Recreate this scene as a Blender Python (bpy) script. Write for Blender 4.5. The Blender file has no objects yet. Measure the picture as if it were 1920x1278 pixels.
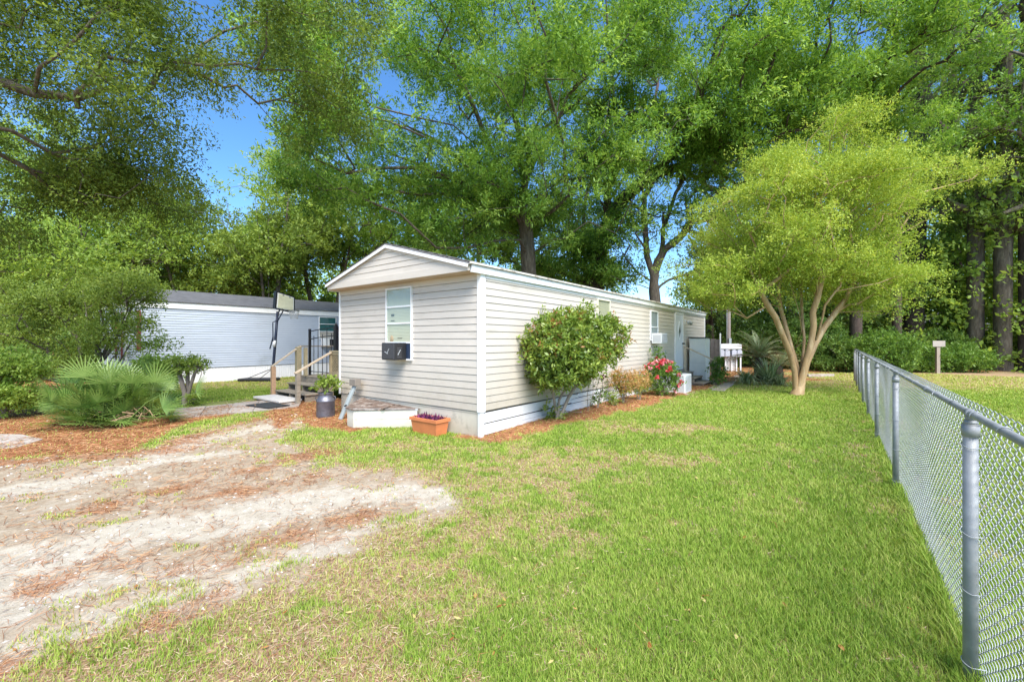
import bpy, math
import numpy as np
from mathutils import Vector, Matrix

# ------------------------------------------------------------------ camera, world, sun
scene = bpy.context.scene
F = 798.0            # focal length in photo pixels (1920 wide)
CH = 1.65            # eye height
cam_d = bpy.data.cameras.new("camera")
cam_d.sensor_width = 36.0
cam_d.lens = 36.0 * F / 1920.0
cam_d.clip_start = 0.05
cam_d.clip_end = 2000
cam = bpy.data.objects.new("camera", cam_d)
cam.location = (0, 0, CH)
cam.rotation_euler = (math.radians(90), 0, 0)
scene.collection.objects.link(cam)
scene.camera = cam

SUN_EL = math.radians(52)
SUN_AZ = math.atan2(0.31, -0.95)        # compass style: x = sin, y = cos
world = bpy.data.worlds.new("World")
scene.world = world
world.use_nodes = True
wn = world.node_tree
wn.nodes.clear()
sky = wn.nodes.new("ShaderNodeTexSky")
sky.sky_type = 'NISHITA'
sky.sun_disc = False
sky.sun_elevation = SUN_EL
sky.sun_rotation = SUN_AZ
sky.air_density = 1.0
sky.dust_density = 0.3
sky.ozone_density = 3.0
sky.altitude = 1200
bg = wn.nodes.new("ShaderNodeBackground")
bg.inputs[1].default_value = 0.14
wo = wn.nodes.new("ShaderNodeOutputWorld")
hs = wn.nodes.new("ShaderNodeHueSaturation")
hs.inputs['Saturation'].default_value = 1.2
wn.links.new(sky.outputs[0], hs.inputs['Color'])
wn.links.new(hs.outputs[0], bg.inputs[0])
wn.links.new(bg.outputs[0], wo.inputs[0])

sd = bpy.data.lights.new("sun", 'SUN')
sd.energy = 3.9
sd.angle = math.radians(38)
sd.color = (1.0, 0.955, 0.88)
sun = bpy.data.objects.new("sun", sd)
sv = Vector((math.sin(SUN_AZ) * math.cos(SUN_EL), math.cos(SUN_AZ) * math.cos(SUN_EL), math.sin(SUN_EL)))
sun.rotation_euler = sv.to_track_quat('Z', 'Y').to_euler()
scene.collection.objects.link(sun)

vs = scene.view_settings
vs.view_transform = 'Standard'
vs.look = 'None'
vs.exposure = 1.15
vs.gamma = 1.0
scene.cycles.max_bounces = 6
scene.cycles.diffuse_bounces = 3
scene.cycles.transmission_bounces = 4
scene.cycles.transparent_max_bounces = 6

# ------------------------------------------------------------------ helpers
COL = scene.collection
def P(px, py, Y):
    """point at distance Y seen at photo pixel (px,py)"""
    return Vector(((px - 960) / F * Y, Y, CH - (py - 639) / F * Y))
def G(px, py):
    """ground point seen at photo pixel"""
    Y = CH * F / (py - 639.0)
    return Vector(((px - 960) / F * Y, Y, 0))

def link(o, parent=None):
    COL.objects.link(o)
    if parent is not None:
        o.parent = parent
    return o
def tag(o, label=None, cat=None, group=None, kind=None):
    if label: o["label"] = label
    if cat: o["category"] = cat
    if group: o["group"] = group
    if kind: o["kind"] = kind
    return o
def thing(name, label, cat, loc=(0, 0, 0), rz=0.0, group=None):
    o = bpy.data.objects.new(name, None)
    o.empty_display_size = 0.2
    o.location = loc
    o.rotation_euler = (0, 0, rz)
    link(o)
    return tag(o, label, cat, group)

class MB:
    def __init__(s):
        s.v = []; s.f = []; s.sm = []
    def quad(s, a, b, c, d):
        n = len(s.v); s.v += [tuple(a), tuple(b), tuple(c), tuple(d)]; s.f.append((n, n+1, n+2, n+3)); s.sm.append(False)
    def poly(s, pts):
        n = len(s.v); s.v += [tuple(p) for p in pts]; s.f.append(tuple(range(n, n+len(pts)))); s.sm.append(False)
    def box(s, x0, x1, y0, y1, z0, z1):
        n = len(s.v)
        for z in (z0, z1):
            s.v += [(x0, y0, z), (x1, y0, z), (x1, y1, z), (x0, y1, z)]
        for q in ((0,3,2,1),(4,5,6,7),(0,1,5,4),(1,2,6,5),(2,3,7,6),(3,0,4,7)):
            s.f.append(tuple(n+i for i in q)); s.sm.append(False)
    def beam(s, a, b, w, h, up=(0, 0, 1)):
        a = Vector(a); b = Vector(b); d = (b - a).normalized(); up = Vector(up)
        x = d.cross(up)
        if x.length < 1e-4: x = d.cross(Vector((1, 0, 0)))
        x.normalize(); y = x.cross(d).normalized()
        n = len(s.v)
        for p in (a, b):
            for sx, sy in ((-1,-1),(1,-1),(1,1),(-1,1)):
                s.v.append(tuple(p + x*sx*w/2 + y*sy*h/2))
        for q in ((0,1,2,3),(7,6,5,4),(0,4,5,1),(1,5,6,2),(2,6,7,3),(3,7,4,0)):
            s.f.append(tuple(n+i for i in q)); s.sm.append(False)
    def tube(s, path, rad, n=8, caps=True):
        path = [Vector(p) for p in path]
        if not hasattr(rad, '__len__'): rad = [rad]*len(path)
        base = len(s.v)
        t0 = (path[1]-path[0]).normalized()
        ref = Vector((0,0,1)) if abs(t0.z) < .9 else Vector((1,0,0))
        x = t0.cross(ref).normalized()
        for i, p in enumerate(path):
            if i == 0: t = t0
            elif i == len(path)-1: t = (path[i]-path[i-1]).normalized()
            else:
                t = (path[i+1]-path[i-1])
                t = t.normalized() if t.length > 1e-6 else t0
            x = (x - t*x.dot(t))
            x = x.normalized() if x.length > 1e-6 else t.orthogonal().normalized()
            y = t.cross(x)
            for k in range(n):
                a = 2*math.pi*k/n
                s.v.append(tuple(p + (x*math.cos(a) + y*math.sin(a))*rad[i]))
        for i in range(len(path)-1):
            for k in range(n):
                a = base+i*n+k; b = base+i*n+(k+1) % n
                s.f.append((a, b, b+n, a+n)); s.sm.append(True)
        if caps:
            s.f.append(tuple(base+k for k in range(n-1, -1, -1))); s.sm.append(False)
            e = base+(len(path)-1)*n
            s.f.append(tuple(e+k for k in range(n))); s.sm.append(False)
    def lathe(s, prof, n=24, c=(0,0), sharp=False):
        if sharp:
            for a, b in zip(prof[:-1], prof[1:]): s.lathe([a, b], n, c)
            return
        base = len(s.v)
        for r, z in prof:
            for k in range(n):
                a = 2*math.pi*k/n
                s.v.append((c[0]+r*math.cos(a), c[1]+r*math.sin(a), z))
        for i in range(len(prof)-1):
            for k in range(n):
                a = base+i*n+k; b = base+i*n+(k+1) % n
                s.f.append((a, b, b+n, a+n)); s.sm.append(True)
        if prof[0][0] > 1e-5:
            s.f.append(tuple(base+k for k in range(n-1, -1, -1))); s.sm.append(False)
        e = base+(len(prof)-1)*n
        s.f.append(tuple(e+k for k in range(n))); s.sm.append(False)
    def split(s, name, mat, parent=None, **kw):
        """every connected piece becomes an object of its own"""
        p = list(range(len(s.v)))
        def find(a):
            while p[a] != a: p[a] = p[p[a]]; a = p[a]
            return a
        for f in s.f:
            for i in f[1:]: p[find(i)] = find(f[0])
        groups = {}
        for f, m in zip(s.f, s.sm): groups.setdefault(find(f[0]), []).append((f, m))
        out = []
        for g in groups.values():
            q = MB(); mp = {}
            for f, m in g:
                for i in f:
                    if i not in mp: mp[i] = len(q.v); q.v.append(s.v[i])
                q.f.append(tuple(mp[i] for i in f)); q.sm.append(m)
            out.append(q.build(name, mat, parent, **kw))
        return out
    def build(s, name, mat, parent=None, loc=None, bevel=0.0, label=None):
        me = bpy.data.meshes.new(name)
        me.from_pydata(s.v, [], s.f)
        me.polygons.foreach_set('use_smooth', s.sm)
        me.materials.append(mat)
        me.update()
        o = bpy.data.objects.new(name, me)
        if loc is not None: o.location = loc
        link(o, parent)
        if bevel > 0:
            m = o.modifiers.new('bevel', 'BEVEL'); m.width = bevel; m.segments = 2; m.limit_method = 'ANGLE'
        if label: o['label'] = label
        return o

def npmesh(name, verts, faces_list, mat, parent=None, attrs=None, smooth=False):
    """verts Nx3; faces_list: list of int arrays (M,k)"""
    me = bpy.data.meshes.new(name)
    verts = np.asarray(verts, dtype=np.float32)
    me.vertices.add(len(verts)); me.vertices.foreach_set('co', verts.ravel())
    loops = np.concatenate([f.ravel() for f in faces_list]).astype(np.int32)
    tot = np.concatenate([np.full(len(f), f.shape[1], dtype=np.int32) for f in faces_list])
    start = np.concatenate([[0], np.cumsum(tot)[:-1]]).astype(np.int32)
    me.loops.add(len(loops)); me.loops.foreach_set('vertex_index', loops)
    me.polygons.add(len(tot)); me.polygons.foreach_set('loop_start', start)
    try: me.polygons.foreach_set('loop_total', tot)
    except Exception: pass
    if smooth:
        me.polygons.foreach_set('use_smooth', np.ones(len(tot), dtype=bool))
    for k, a in (attrs or {}).items():
        at = me.attributes.new(k, 'FLOAT', 'POINT')
        at.data.foreach_set('value', np.asarray(a, dtype=np.float32))
    me.materials.append(mat)
    me.update(calc_edges=True)
    o = bpy.data.objects.new(name, me)
    link(o, parent)
    return o

# ------------------------------------------------------------------ materials
def newmat(name):
    m = bpy.data.materials.new(name); m.use_nodes = True
    nt = m.node_tree; nt.nodes.clear()
    out = nt.nodes.new('ShaderNodeOutputMaterial')
    return m, nt, out
def node(nt, t, **kw):
    n = nt.nodes.new(t)
    for k, v in kw.items(): setattr(n, k, v)
    return n
def lerp3(a, k): return tuple(min(1, x*k) for x in a)
def pmat(name, col, rough=0.6, var=0.12, scale=3.0, bump=0.0, bscale=60.0, metal=0.0, col2=None, stretch=(1,1,1), spec=0.5, dirt=None, dscale=2.0, dthr=0.6, splash=None):
    """principled with noise colour variation, optional dirt blotches and bump"""
    m, nt, out = newmat(name)
    b = node(nt, 'ShaderNodeBsdfPrincipled')
    b.inputs['Roughness'].default_value = rough
    b.inputs['Metallic'].default_value = metal
    b.inputs['Specular IOR Level'].default_value = spec
    tc = node(nt, 'ShaderNodeTexCoord'); mp = node(nt, 'ShaderNodeMapping')
    mp.inputs['Scale'].default_value = stretch
    nt.links.new(tc.outputs['Object'], mp.inputs[0])
    nz = node(nt, 'ShaderNodeTexNoise'); nz.inputs['Scale'].default_value = scale; nz.inputs['Detail'].default_value = 6
    nz.inputs['Roughness'].default_value = 0.65
    nt.links.new(mp.outputs[0], nz.inputs['Vector'])
    r = node(nt, 'ShaderNodeValToRGB')
    r.color_ramp.elements[0].position = 0.3; r.color_ramp.elements[1].position = 0.7
    c2 = col2 if col2 else lerp3(col, 1+var)
    c1 = lerp3(col, 1-var) if not col2 else col
    r.color_ramp.elements[0].color = (*c1, 1); r.color_ramp.elements[1].color = (*c2, 1)
    nt.links.new(nz.outputs[0], r.inputs[0])
    last = r.outputs[0]
    if dirt:
        n2 = node(nt, 'ShaderNodeTexNoise'); n2.inputs['Scale'].default_value = dscale; n2.inputs['Detail'].default_value = 8
        n2.inputs['Roughness'].default_value = 0.7
        nt.links.new(mp.outputs[0], n2.inputs['Vector'])
        r2 = node(nt, 'ShaderNodeValToRGB'); r2.color_ramp.elements[0].position = dthr; r2.color_ramp.elements[1].position = min(1, dthr+0.15)
        nt.links.new(n2.outputs[0], r2.inputs[0])
        mx = node(nt, 'ShaderNodeMix', data_type='RGBA')
        nt.links.new(r2.outputs[0], mx.inputs[0]); nt.links.new(last, mx.inputs[6]); mx.inputs[7].default_value = (*dirt, 1)
        last = mx.outputs[2]
    if splash:
        sx = node(nt, 'ShaderNodeSeparateXYZ'); nt.links.new(tc.outputs['Object'], sx.inputs[0])
        mr = node(nt, 'ShaderNodeMapRange'); mr.inputs[1].default_value = splash[1]; mr.inputs[2].default_value = splash[0]
        mr.inputs[3].default_value = 0; mr.inputs[4].default_value = 1; nt.links.new(sx.outputs[2], mr.inputs[0])
        n4 = node(nt, 'ShaderNodeTexNoise'); n4.inputs['Scale'].default_value = 5; n4.inputs['Detail'].default_value = 8; n4.inputs['Roughness'].default_value = .75
        nt.links.new(tc.outputs['Object'], n4.inputs['Vector'])
        mu = node(nt, 'ShaderNodeMath', operation='MULTIPLY'); nt.links.new(mr.outputs[0], mu.inputs[0]); nt.links.new(n4.outputs[0], mu.inputs[1])
        mx2 = node(nt, 'ShaderNodeMix', data_type='RGBA'); nt.links.new(mu.outputs[0], mx2.inputs[0]); nt.links.new(last, mx2.inputs[6]); mx2.inputs[7].default_value = (*splash[2], 1)
        last = mx2.outputs[2]
    nt.links.new(last, b.inputs['Base Color'])
    if bump > 0:
        n3 = node(nt, 'ShaderNodeTexNoise'); n3.inputs['Scale'].default_value = bscale; n3.inputs['Detail'].default_value = 4
        nt.links.new(mp.outputs[0], n3.inputs['Vector'])
        bp = node(nt, 'ShaderNodeBump'); bp.inputs['Strength'].default_value = bump; bp.inputs['Distance'].default_value = 0.02
        nt.links.new(n3.outputs[0], bp.inputs['Height']); nt.links.new(bp.outputs[0], b.inputs['Normal'])
    nt.links.new(b.outputs[0], out.inputs[0])
    return m
def leafmat(name, c1, c2, c3, trans=0.4, rough=0.5, spec=0.25, tboost=1.25):
    m, nt, out = newmat(name)
    at = node(nt, 'ShaderNodeAttribute', attribute_name='tint')
    r = node(nt, 'ShaderNodeValToRGB')
    e = r.color_ramp.elements
    e[0].position = 0.12; e[0].color = (*c1, 1); e[1].position = 0.9; e[1].color = (*c3, 1)
    x = e.new(0.5); x.color = (*c2, 1)
    nt.links.new(at.outputs['Fac'], r.inputs[0])
    b = node(nt, 'ShaderNodeBsdfPrincipled'); b.inputs['Roughness'].default_value = rough; b.inputs['Specular IOR Level'].default_value = spec
    nt.links.new(r.outputs[0], b.inputs['Base Color'])
    t = node(nt, 'ShaderNodeBsdfTranslucent')
    mm = node(nt, 'ShaderNodeMix', data_type='RGBA', blend_type='MULTIPLY'); mm.inputs[0].default_value = 1
    nt.links.new(r.outputs[0], mm.inputs[6]); mm.inputs[7].default_value = (tboost*1.08, tboost*.97, tboost*0.6, 1)
    nt.links.new(mm.outputs[2], t.inputs[0])
    mx = node(nt, 'ShaderNodeMixShader'); mx.inputs[0].default_value = trans
    nt.links.new(b.outputs[0], mx.inputs[1]); nt.links.new(t.outputs[0], mx.inputs[2]); nt.links.new(mx.outputs[0], out.inputs[0])
    return m
def glassmat(name, tint=(0.9, 0.95, 0.95), refl=0.13):
    m, nt, out = newmat(name)
    t = node(nt, 'ShaderNodeBsdfTransparent'); t.inputs[0].default_value = (*tint, 1)
    g = node(nt, 'ShaderNodeBsdfGlossy'); g.inputs['Roughness'].default_value = 0.03
    mx = node(nt, 'ShaderNodeMixShader'); mx.inputs[0].default_value = refl
    nt.links.new(t.outputs[0], mx.inputs[1]); nt.links.new(g.outputs[0], mx.inputs[2]); nt.links.new(mx.outputs[0], out.inputs[0])
    return m

M_siding = pmat('vinyl_siding', (0.585, 0.53, 0.465), 0.5, 0.06, 1.2, 0.08, 90, stretch=(1, 1, 3), dirt=(0.50, 0.45, 0.385), dscale=1.6, dthr=0.55, splash=(.40, 1.3, (.36, .31, .23)))
M_skirt = pmat('skirting_panel', (0.57, 0.52, 0.43), 0.6, 0.08, 2.0, 0.1, 70, dirt=(0.38, 0.36, 0.29), dscale=2.5, dthr=0.58, splash=(-.05, .35, (.27, .22, .14)))
M_white = pmat('white_paint', (0.80, 0.80, 0.80), 0.45, 0.05, 3.0, 0.05, 80, dirt=(0.55, 0.53, 0.48), dscale=3.0, dthr=0.66)
M_whiteold = pmat('weathered_white_paint', (0.72, 0.72, 0.72), 0.6, 0.10, 6.0, 0.2, 90, dirt=(0.34, 0.32, 0.27), dscale=6.0, dthr=0.57, stretch=(.5, .5, 1))
M_shingle = pmat('grey_shingle', (0.22, 0.21, 0.21), 0.9, 0.35, 14, 0.6, 120, dirt=(0.12, 0.12, 0.11), dscale=5, dthr=.5)
M_roofedge = pmat('stained_roof_edge', (0.62, 0.58, 0.52), 0.7, 0.2, 4, 0.3, 60, dirt=(0.22, 0.15, 0.09), dscale=3.5, dthr=0.52)
M_soffit = pmat('tan_soffit', (0.50, 0.38, 0.26), 0.6, 0.05)
M_bluesiding = pmat('pale_blue_siding', (0.47, 0.52, 0.60), 0.5, 0.05, 1.0, 0.05, 60, dirt=(0.34, 0.38, 0.42), dscale=0.35, dthr=0.62)
M_darkroof = pmat('dark_roof', (0.10, 0.10, 0.105), 0.85, 0.25, 3, 0.3, 80)
M_teal = pmat('teal_blind', (0.03, 0.16, 0.16), 0.5, 0.1)
M_blind = pmat('white_blind', (0.50, 0.48, 0.36), 0.5, 0.05)
M_beigeblind = pmat('beige_blind', (0.50, 0.45, 0.31), 0.6, 0.04)
M_glass = glassmat('window_glass')
M_dark = pmat('dark_plastic', (0.02, 0.02, 0.022), 0.35, 0.1)
M_grille = pmat('grey_grille', (0.11, 0.11, 0.12), 0.4, 0.2, 30, 0.3, 200, metal=0.5)
M_black = pmat('black_metal', (0.012, 0.012, 0.015), 0.4, 0.1)
M_navy = pmat('dark_blue_metal', (0.018, 0.025, 0.05), 0.4, 0.1)
M_whitepl = pmat('white_plastic', (0.76, 0.76, 0.74), 0.4, 0.04)
M_greypl = pmat('grey_plastic', (0.42, 0.44, 0.45), 0.45, 0.08)
M_galv = pmat('galvanised_steel', (0.30, 0.31, 0.32), 0.6, 0.16, 9, 0.0, 120, metal=0.25, dirt=(0.38, 0.39, 0.40), dscale=9, dthr=0.55)
M_wire = pmat('galvanised_wire', (0.38, 0.40, 0.41), 0.5, 0.25, 20, metal=0.3)
M_woodgrey = pmat('weathered_wood', (0.30, 0.25, 0.19), 0.85, 0.3, 6, 0.5, 60, stretch=(1, 1, 5), dirt=(0.13, 0.11, 0.08), dscale=4, dthr=0.55)
M_woodtan = pmat('fresh_tan_wood', (0.50, 0.30, 0.17), 0.8, 0.2, 8, 0.3, 60, stretch=(1, 1, 4))
M_woodpale = pmat('pale_handrail_wood', (0.58, 0.45, 0.31), 0.8, 0.15, 8, 0.3, 60)
M_woodolive = pmat('aged_treated_wood', (0.36, 0.29, 0.17), 0.85, 0.25, 6, 0.4, 60, dirt=(0.18, 0.15, 0.09), dscale=5, dthr=.58)
M_terra = pmat('terracotta', (0.62, 0.20, 0.075), 0.6, 0.10, 5, 0.1, 100)
M_soil = pmat('potting_soil', (0.05, 0.035, 0.025), 0.95, 0.3, 40, 0.6, 80)
M_zinc = pmat('dull_zinc', (0.16, 0.16, 0.19), 0.45, 0.25, 7, 0.15, 60, metal=0.6, dirt=(0.08, 0.07, 0.07), dscale=5, dthr=0.55)
M_slab = pmat('concrete_slab', (0.40, 0.35, 0.31), 0.9, 0.2, 5, 0.4, 80, dirt=(0.27, 0.19, 0.14), dscale=3, dthr=0.5)
M_whiteslab = pmat('white_step_slab', (0.62, 0.58, 0.54), 0.8, 0.1, 8, 0.3, 80)
M_mat = pmat('rubber_mat', (0.03, 0.032, 0.035), 0.8, 0.2, 20, 0.5, 100)
M_door = pmat('white_door', (0.74, 0.75, 0.80), 0.4, 0.03)
M_rustwood = pmat('rotten_brown_board', (0.14, 0.095, 0.07), 0.9, 0.5, 5, 0.5, 60, dirt=(0.34, 0.29, 0.25), dscale=7, dthr=0.5)
M_creamboard = pmat('cream_board', (0.66, 0.63, 0.54), 0.65, 0.06, 3, 0.15, 60, dirt=(0.40, 0.37, 0.28), dscale=3.5, dthr=0.62, splash=(-.02, .2, (.24, .22, .12)))
M_pole = pmat('grey_pole_wood', (0.36, 0.30, 0.27), 0.85, 0.15, 3, 0.3, 60, stretch=(4, 4, .6))
M_pvcgrey = pmat('grey_conduit', (0.33, 0.37, 0.37), 0.5, 0.08)
M_redtrim = pmat('dark_red_trim', (0.22, 0.03, 0.04), 0.5, 0.1)
M_backboard = pmat('backboard_panel', (0.66, 0.64, 0.46), 0.7, 0.12, 5)
M_houseW = pmat('white_far_wall', (0.75, 0.75, 0.78), 0.6, 0.05)
# ------------------------------------------------------------------ noise + ground zones
_rs = np.random.RandomState(7)
_lat = _rs.rand(256, 256)
def vnoise(x, y):
    xi = np.floor(x).astype(int); yi = np.floor(y).astype(int)
    fx = x - xi; fy = y - yi
    fx = fx*fx*(3-2*fx); fy = fy*fy*(3-2*fy)
    a = _lat[xi & 255, yi & 255]; b = _lat[(xi+1) & 255, yi & 255]
    c = _lat[xi & 255, (yi+1) & 255]; d = _lat[(xi+1) & 255, (yi+1) & 255]
    return (a*(1-fx)+b*fx)*(1-fy) + (c*(1-fx)+d*fx)*fy
def fbm(x, y, s, o=4, g=0.55):
    r = 0; a = 1.0; t = 0
    for i in range(o):
        r = r + a*vnoise(x*s+17.3*i, y*s-9.1*i); t += a; a *= g; s *= 2.07
    return r/t
def sstep(a, b, x):
    t = np.clip((x-a)/(b-a), 0, 1); return t*t*(3-2*t)
def sdpoly(x, y, pts):
    """signed distance, negative inside"""
    d = np.full(x.shape, 1e9); ins = np.zeros(x.shape, bool)
    n = len(pts)
    for i in range(n):
        ax, ay = pts[i]; bx, by = pts[(i+1) % n]
        ex, ey = bx-ax, by-ay
        t = np.clip(((x-ax)*ex+(y-ay)*ey)/(ex*ex+ey*ey+1e-9), 0, 1)
        d = np.minimum(d, (x-ax-t*ex)**2+(y-ay-t*ey)**2)
        c = ((ay > y) != (by > y)) & (x < (bx-ax)*(y-ay)/(by-ay+1e-12)+ax)
        ins ^= c
    d = np.sqrt(d)
    return np.where(ins, -d, d)
def sdline(x, y, pts, hw):
    d = np.full(x.shape, 1e9)
    for i in range(len(pts)-1):
        ax, ay, = pts[i]; bx, by = pts[i+1]; ex, ey = bx-ax, by-ay
        t = np.clip(((x-ax)*ex+(y-ay)*ey)/(ex*ex+ey*ey+1e-9), 0, 1)
        w = hw[i]*(1-t)+hw[i+1]*t
        d = np.minimum(d, np.sqrt((x-ax-t*ex)**2+(y-ay-t*ey)**2)-w)
    return d
def gp(l): return [tuple(G(a, b)[:2]) for a, b in l]

HR = math.atan2(0.795, 0.607)
HA = Vector((-0.53, 7.16, 0))
UL = Vector((math.cos(HR), math.sin(HR), 0)); VL = Vector((-math.sin(HR), math.cos(HR), 0))
def H(u, v, z=0.0): return HA + UL*u + VL*v + Vector((0, 0, z))
def hp(l): return [tuple(H(a, b)[:2]) for a, b in l]

DRIVE = gp([(-900, 880), (-300, 872), (0, 862), (250, 845), (420, 800), (540, 776), (575, 792), (520, 822), (560, 850), (640, 875), (770, 884),
            (850, 912), (865, 948), (780, 985), (660, 1020), (560, 1070), (430, 1120), (300, 1165), (120, 1215), (0, 1262), (-900, 1700)])
TRACKS = [(gp([(-700, 1000), (-100, 945), (120, 905), (260, 870), (420, 852)]), [.42, .40, .34, .26, .10]),
          (gp([(280, 855), (380, 822), (540, 795)]), [.10, .22, .16]),
          (gp([(-700, 1200), (-150, 1090), (100, 1040), (300, 990), (480, 960), (640, 935), (760, 915), (840, 940)]), [.5, .5, .40, .36, .34, .28, .20, .08]),
          (gp([(-300, 1280), (20, 1130), (180, 1080), (330, 1075), (440, 1060)]), [.25, .2, .16, .12, .05]),
          (gp([(60, 1210), (250, 1140), (420, 1090), (560, 1040), (700, 985)]), [.10, .12, .10, .09, .07])]
NEED = [(gp([(-600, 895), (-100, 868), (100, 862), (300, 842), (430, 800), (560, 768)]), [.30, .34, .30, .26, .2, .15]),
        (gp([(150, 965), (330, 915), (480, 880), (600, 850)]), [.10, .16, .18, .25]),
        (gp([(390, 930), (460, 915), (560, 890)]), [.22, .25, .15]),
        (gp([(100, 1090), (210, 1050), (330, 1060), (440, 1050), (560, 1000), (680, 965)]), [.12, .13, .10, .13, .16, .14]),
        (gp([(20, 1250), (200, 1190), (380, 1120)]), [.05, .07, .05])]
BED = hp([(-0.15, -0.35), (1.2, -0.5), (3, -0.75), (6, -1.0), (9, -1.15), (12, -1.3), (15.5, -1.8), (15.5, 0.3), (-0.1, 0.3)])
BED2 = gp([(530, 800), (560, 778), (590, 800), (660, 812), (700, 800), (640, 745), (560, 735), (510, 760), (500, 780)])
LEFTBED = gp([(-900, 880), (0, 860), (250, 845), (330, 800), (480, 765), (510, 748), (330, 775), (250, 780), (100, 770), (0, 770), (-900, 760)])
PATH = gp([(318, 790), (560, 764), (575, 742), (420, 752), (318, 768)])
def zones(x, y):
    n1 = fbm(x, y, 0.9, 4)-.5; n2 = fbm(x+31, y-8, 3.1, 4)-.5; n3 = fbm(x-5, y+40, 0.45, 3)-.5
    nf = fbm(x+3, y+77, 9.0, 3)-.5
    dd = sdpoly(x, y, DRIVE) + n1*0.55 + n2*0.5 + nf*.25
    dirt = 1-sstep(-0.12, 0.22, dd)
    sand = np.zeros_like(x)
    for l, w in TRACKS:
        sand = np.maximum(sand, 1-sstep(-0.22, 0.24, sdline(x, y, l, w) + n1*0.45+n2*0.5+nf*.35))
    sand = np.maximum(sand, sstep(.02, .16, n2+0.7*n3)*0.35)*dirt
    need = np.zeros_like(x)
    for l, w in NEED:
        need = np.maximum(need, .62*(1-sstep(-0.22, 0.22, sdline(x, y, l, w) + n1*0.5+n2*0.7+nf*.5)))
    need = np.maximum(need, sstep(.05, .25, n1*0.7+n2*.8)*0.25*dirt)
    bed = 1-sstep(-0.05, 0.18, sdpoly(x, y, BED)+n2*0.45+nf*.2)
    bed = np.maximum(bed, 1-sstep(-0.05, 0.18, sdpoly(x, y, BED2)+n2*0.4+n1*.3))
    bed = np.maximum(bed, (1-sstep(-0.05, 0.2, sdpoly(x, y, LEFTBED)+n2*0.4+n1*.3)))
    # woodland floor, right rear
    rear = sstep(0, .8, (y-20.4-0.08*x) + n1*1.5)*sstep(6.5, 8.5, x)
    rear = np.maximum(rear, sstep(0, .6, (y-17.2) + n1*1.2)*sstep(6.5, 7.5, x)*(1-sstep(12.5, 14, x+n1)))
    # left rear under trees
    rear = np.maximum(rear, sstep(20, 22, y+n1*2)*(x < 6))
    rear = np.maximum(rear, sstep(13.5, 15, -x+n1*3)*sstep(9, 11, y))
    need = np.clip(np.maximum(need, np.maximum(bed, rear*0.95)), 0, 1)
    # worn, thatchy lawn in the left foreground, along the drive and across the yard
    wear = np.clip(1-sstep(0.1, 2.4, dd), 0, 1)*0.17
    wear += sstep(1.0, -2.6, x + 0.1*y)*sstep(5.2, 3.0, y)*0.10
    wear += 0.10*sstep(0.6, -2.0, x)*sstep(6.5, 4.5, y)
    f = x - (4.3+(y-4.77)*.768)
    wear += np.exp(-((f+0.2)/.22)**2)*0.04
    wear += sstep(12.5, 16.5, y)*0.30
    wear += np.exp(-(((x-1.4)/1.6)**2+((y-5.9)/.8)**2))*0.22 + np.exp(-(((x-2.6)/1.5)**2+((y-8.0)/.6)**2))*0.25
    patch = sstep(0.55, 0.78, fbm(x+90, y+12, 1.4, 4)*0.35+fbm(x-40, y, 5.5, 3, .7)*0.65 + wear*1.15-0.01)
    thatch = patch
    bare = np.clip(np.maximum(dirt, need*0.93), 0, 1)
    grass = np.clip((1-bare)*(1-0.60*thatch), 0, 1)
    grass = np.maximum(grass, .75*sstep(.55, .70, fbm(x+11, y+5, 2.6, 3))*(1-sand)*(1-need)*sstep(.9, -.05, -dd)*(dd < .5))
    under = (sdpoly(x, y, hp([(0.02, .02), (15.2, .02), (15.2, 4.27), (0.02, 4.27)])) < 0)
    grass = np.where(under, 0, grass)
    grass = np.where(sdpoly(x, y, PATH) < 0.02, 0, grass)
    return dirt, sand, need, thatch, grass

# ---- ground sheet
def axis(lo, hi, step, far):
    a = list(np.arange(lo, hi+1e-6, step)); s = step
    v = hi
    while v < far: s *= 1.35; v += s; a.append(v)
    v = lo; s = step
    while v > -far: s *= 1.35; v -= s; a.insert(0, v)
    return np.array(a)
gx = axis(-13, 13, 0.055, 500); gy = axis(0.5, 21, 0.055, 500)
GX, GY = np.meshgrid(gx, gy)
def gheight(x, y):
    near = 1-sstep(20, 40, np.hypot(x, y))
    h = (fbm(x, y, 0.35, 3)-.5)*0.05*near + (fbm(x+5, y, 2.2, 3)-.5)*0.022*near
    d, s, n, t, g = zones_cache(x, y)
    h = h - 0.012*s + 0.008*n
    h = h + (1-sstep(-0.2, 0.3, sdpoly(x, y, BED)))*0.05*sstep(0, 2, y-6.5)
    return h
_zc = {}
def zones_cache(x, y):
    k = (x.shape, float(x.ravel()[0]), float(x.ravel()[-1]))
    if k not in _zc:
        _zc.clear(); _zc[k] = zones(x, y)
    return _zc[k]
zd = zones_cache(GX, GY)
GZ = gheight(GX, GY)
nxg, nyg = len(gx), len(gy)
idx = np.arange(nxg*nyg).reshape(nyg, nxg)
gf = np.stack([idx[:-1, :-1], idx[:-1, 1:], idx[1:, 1:], idx[1:, :-1]], -1).reshape(-1, 4)

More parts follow.
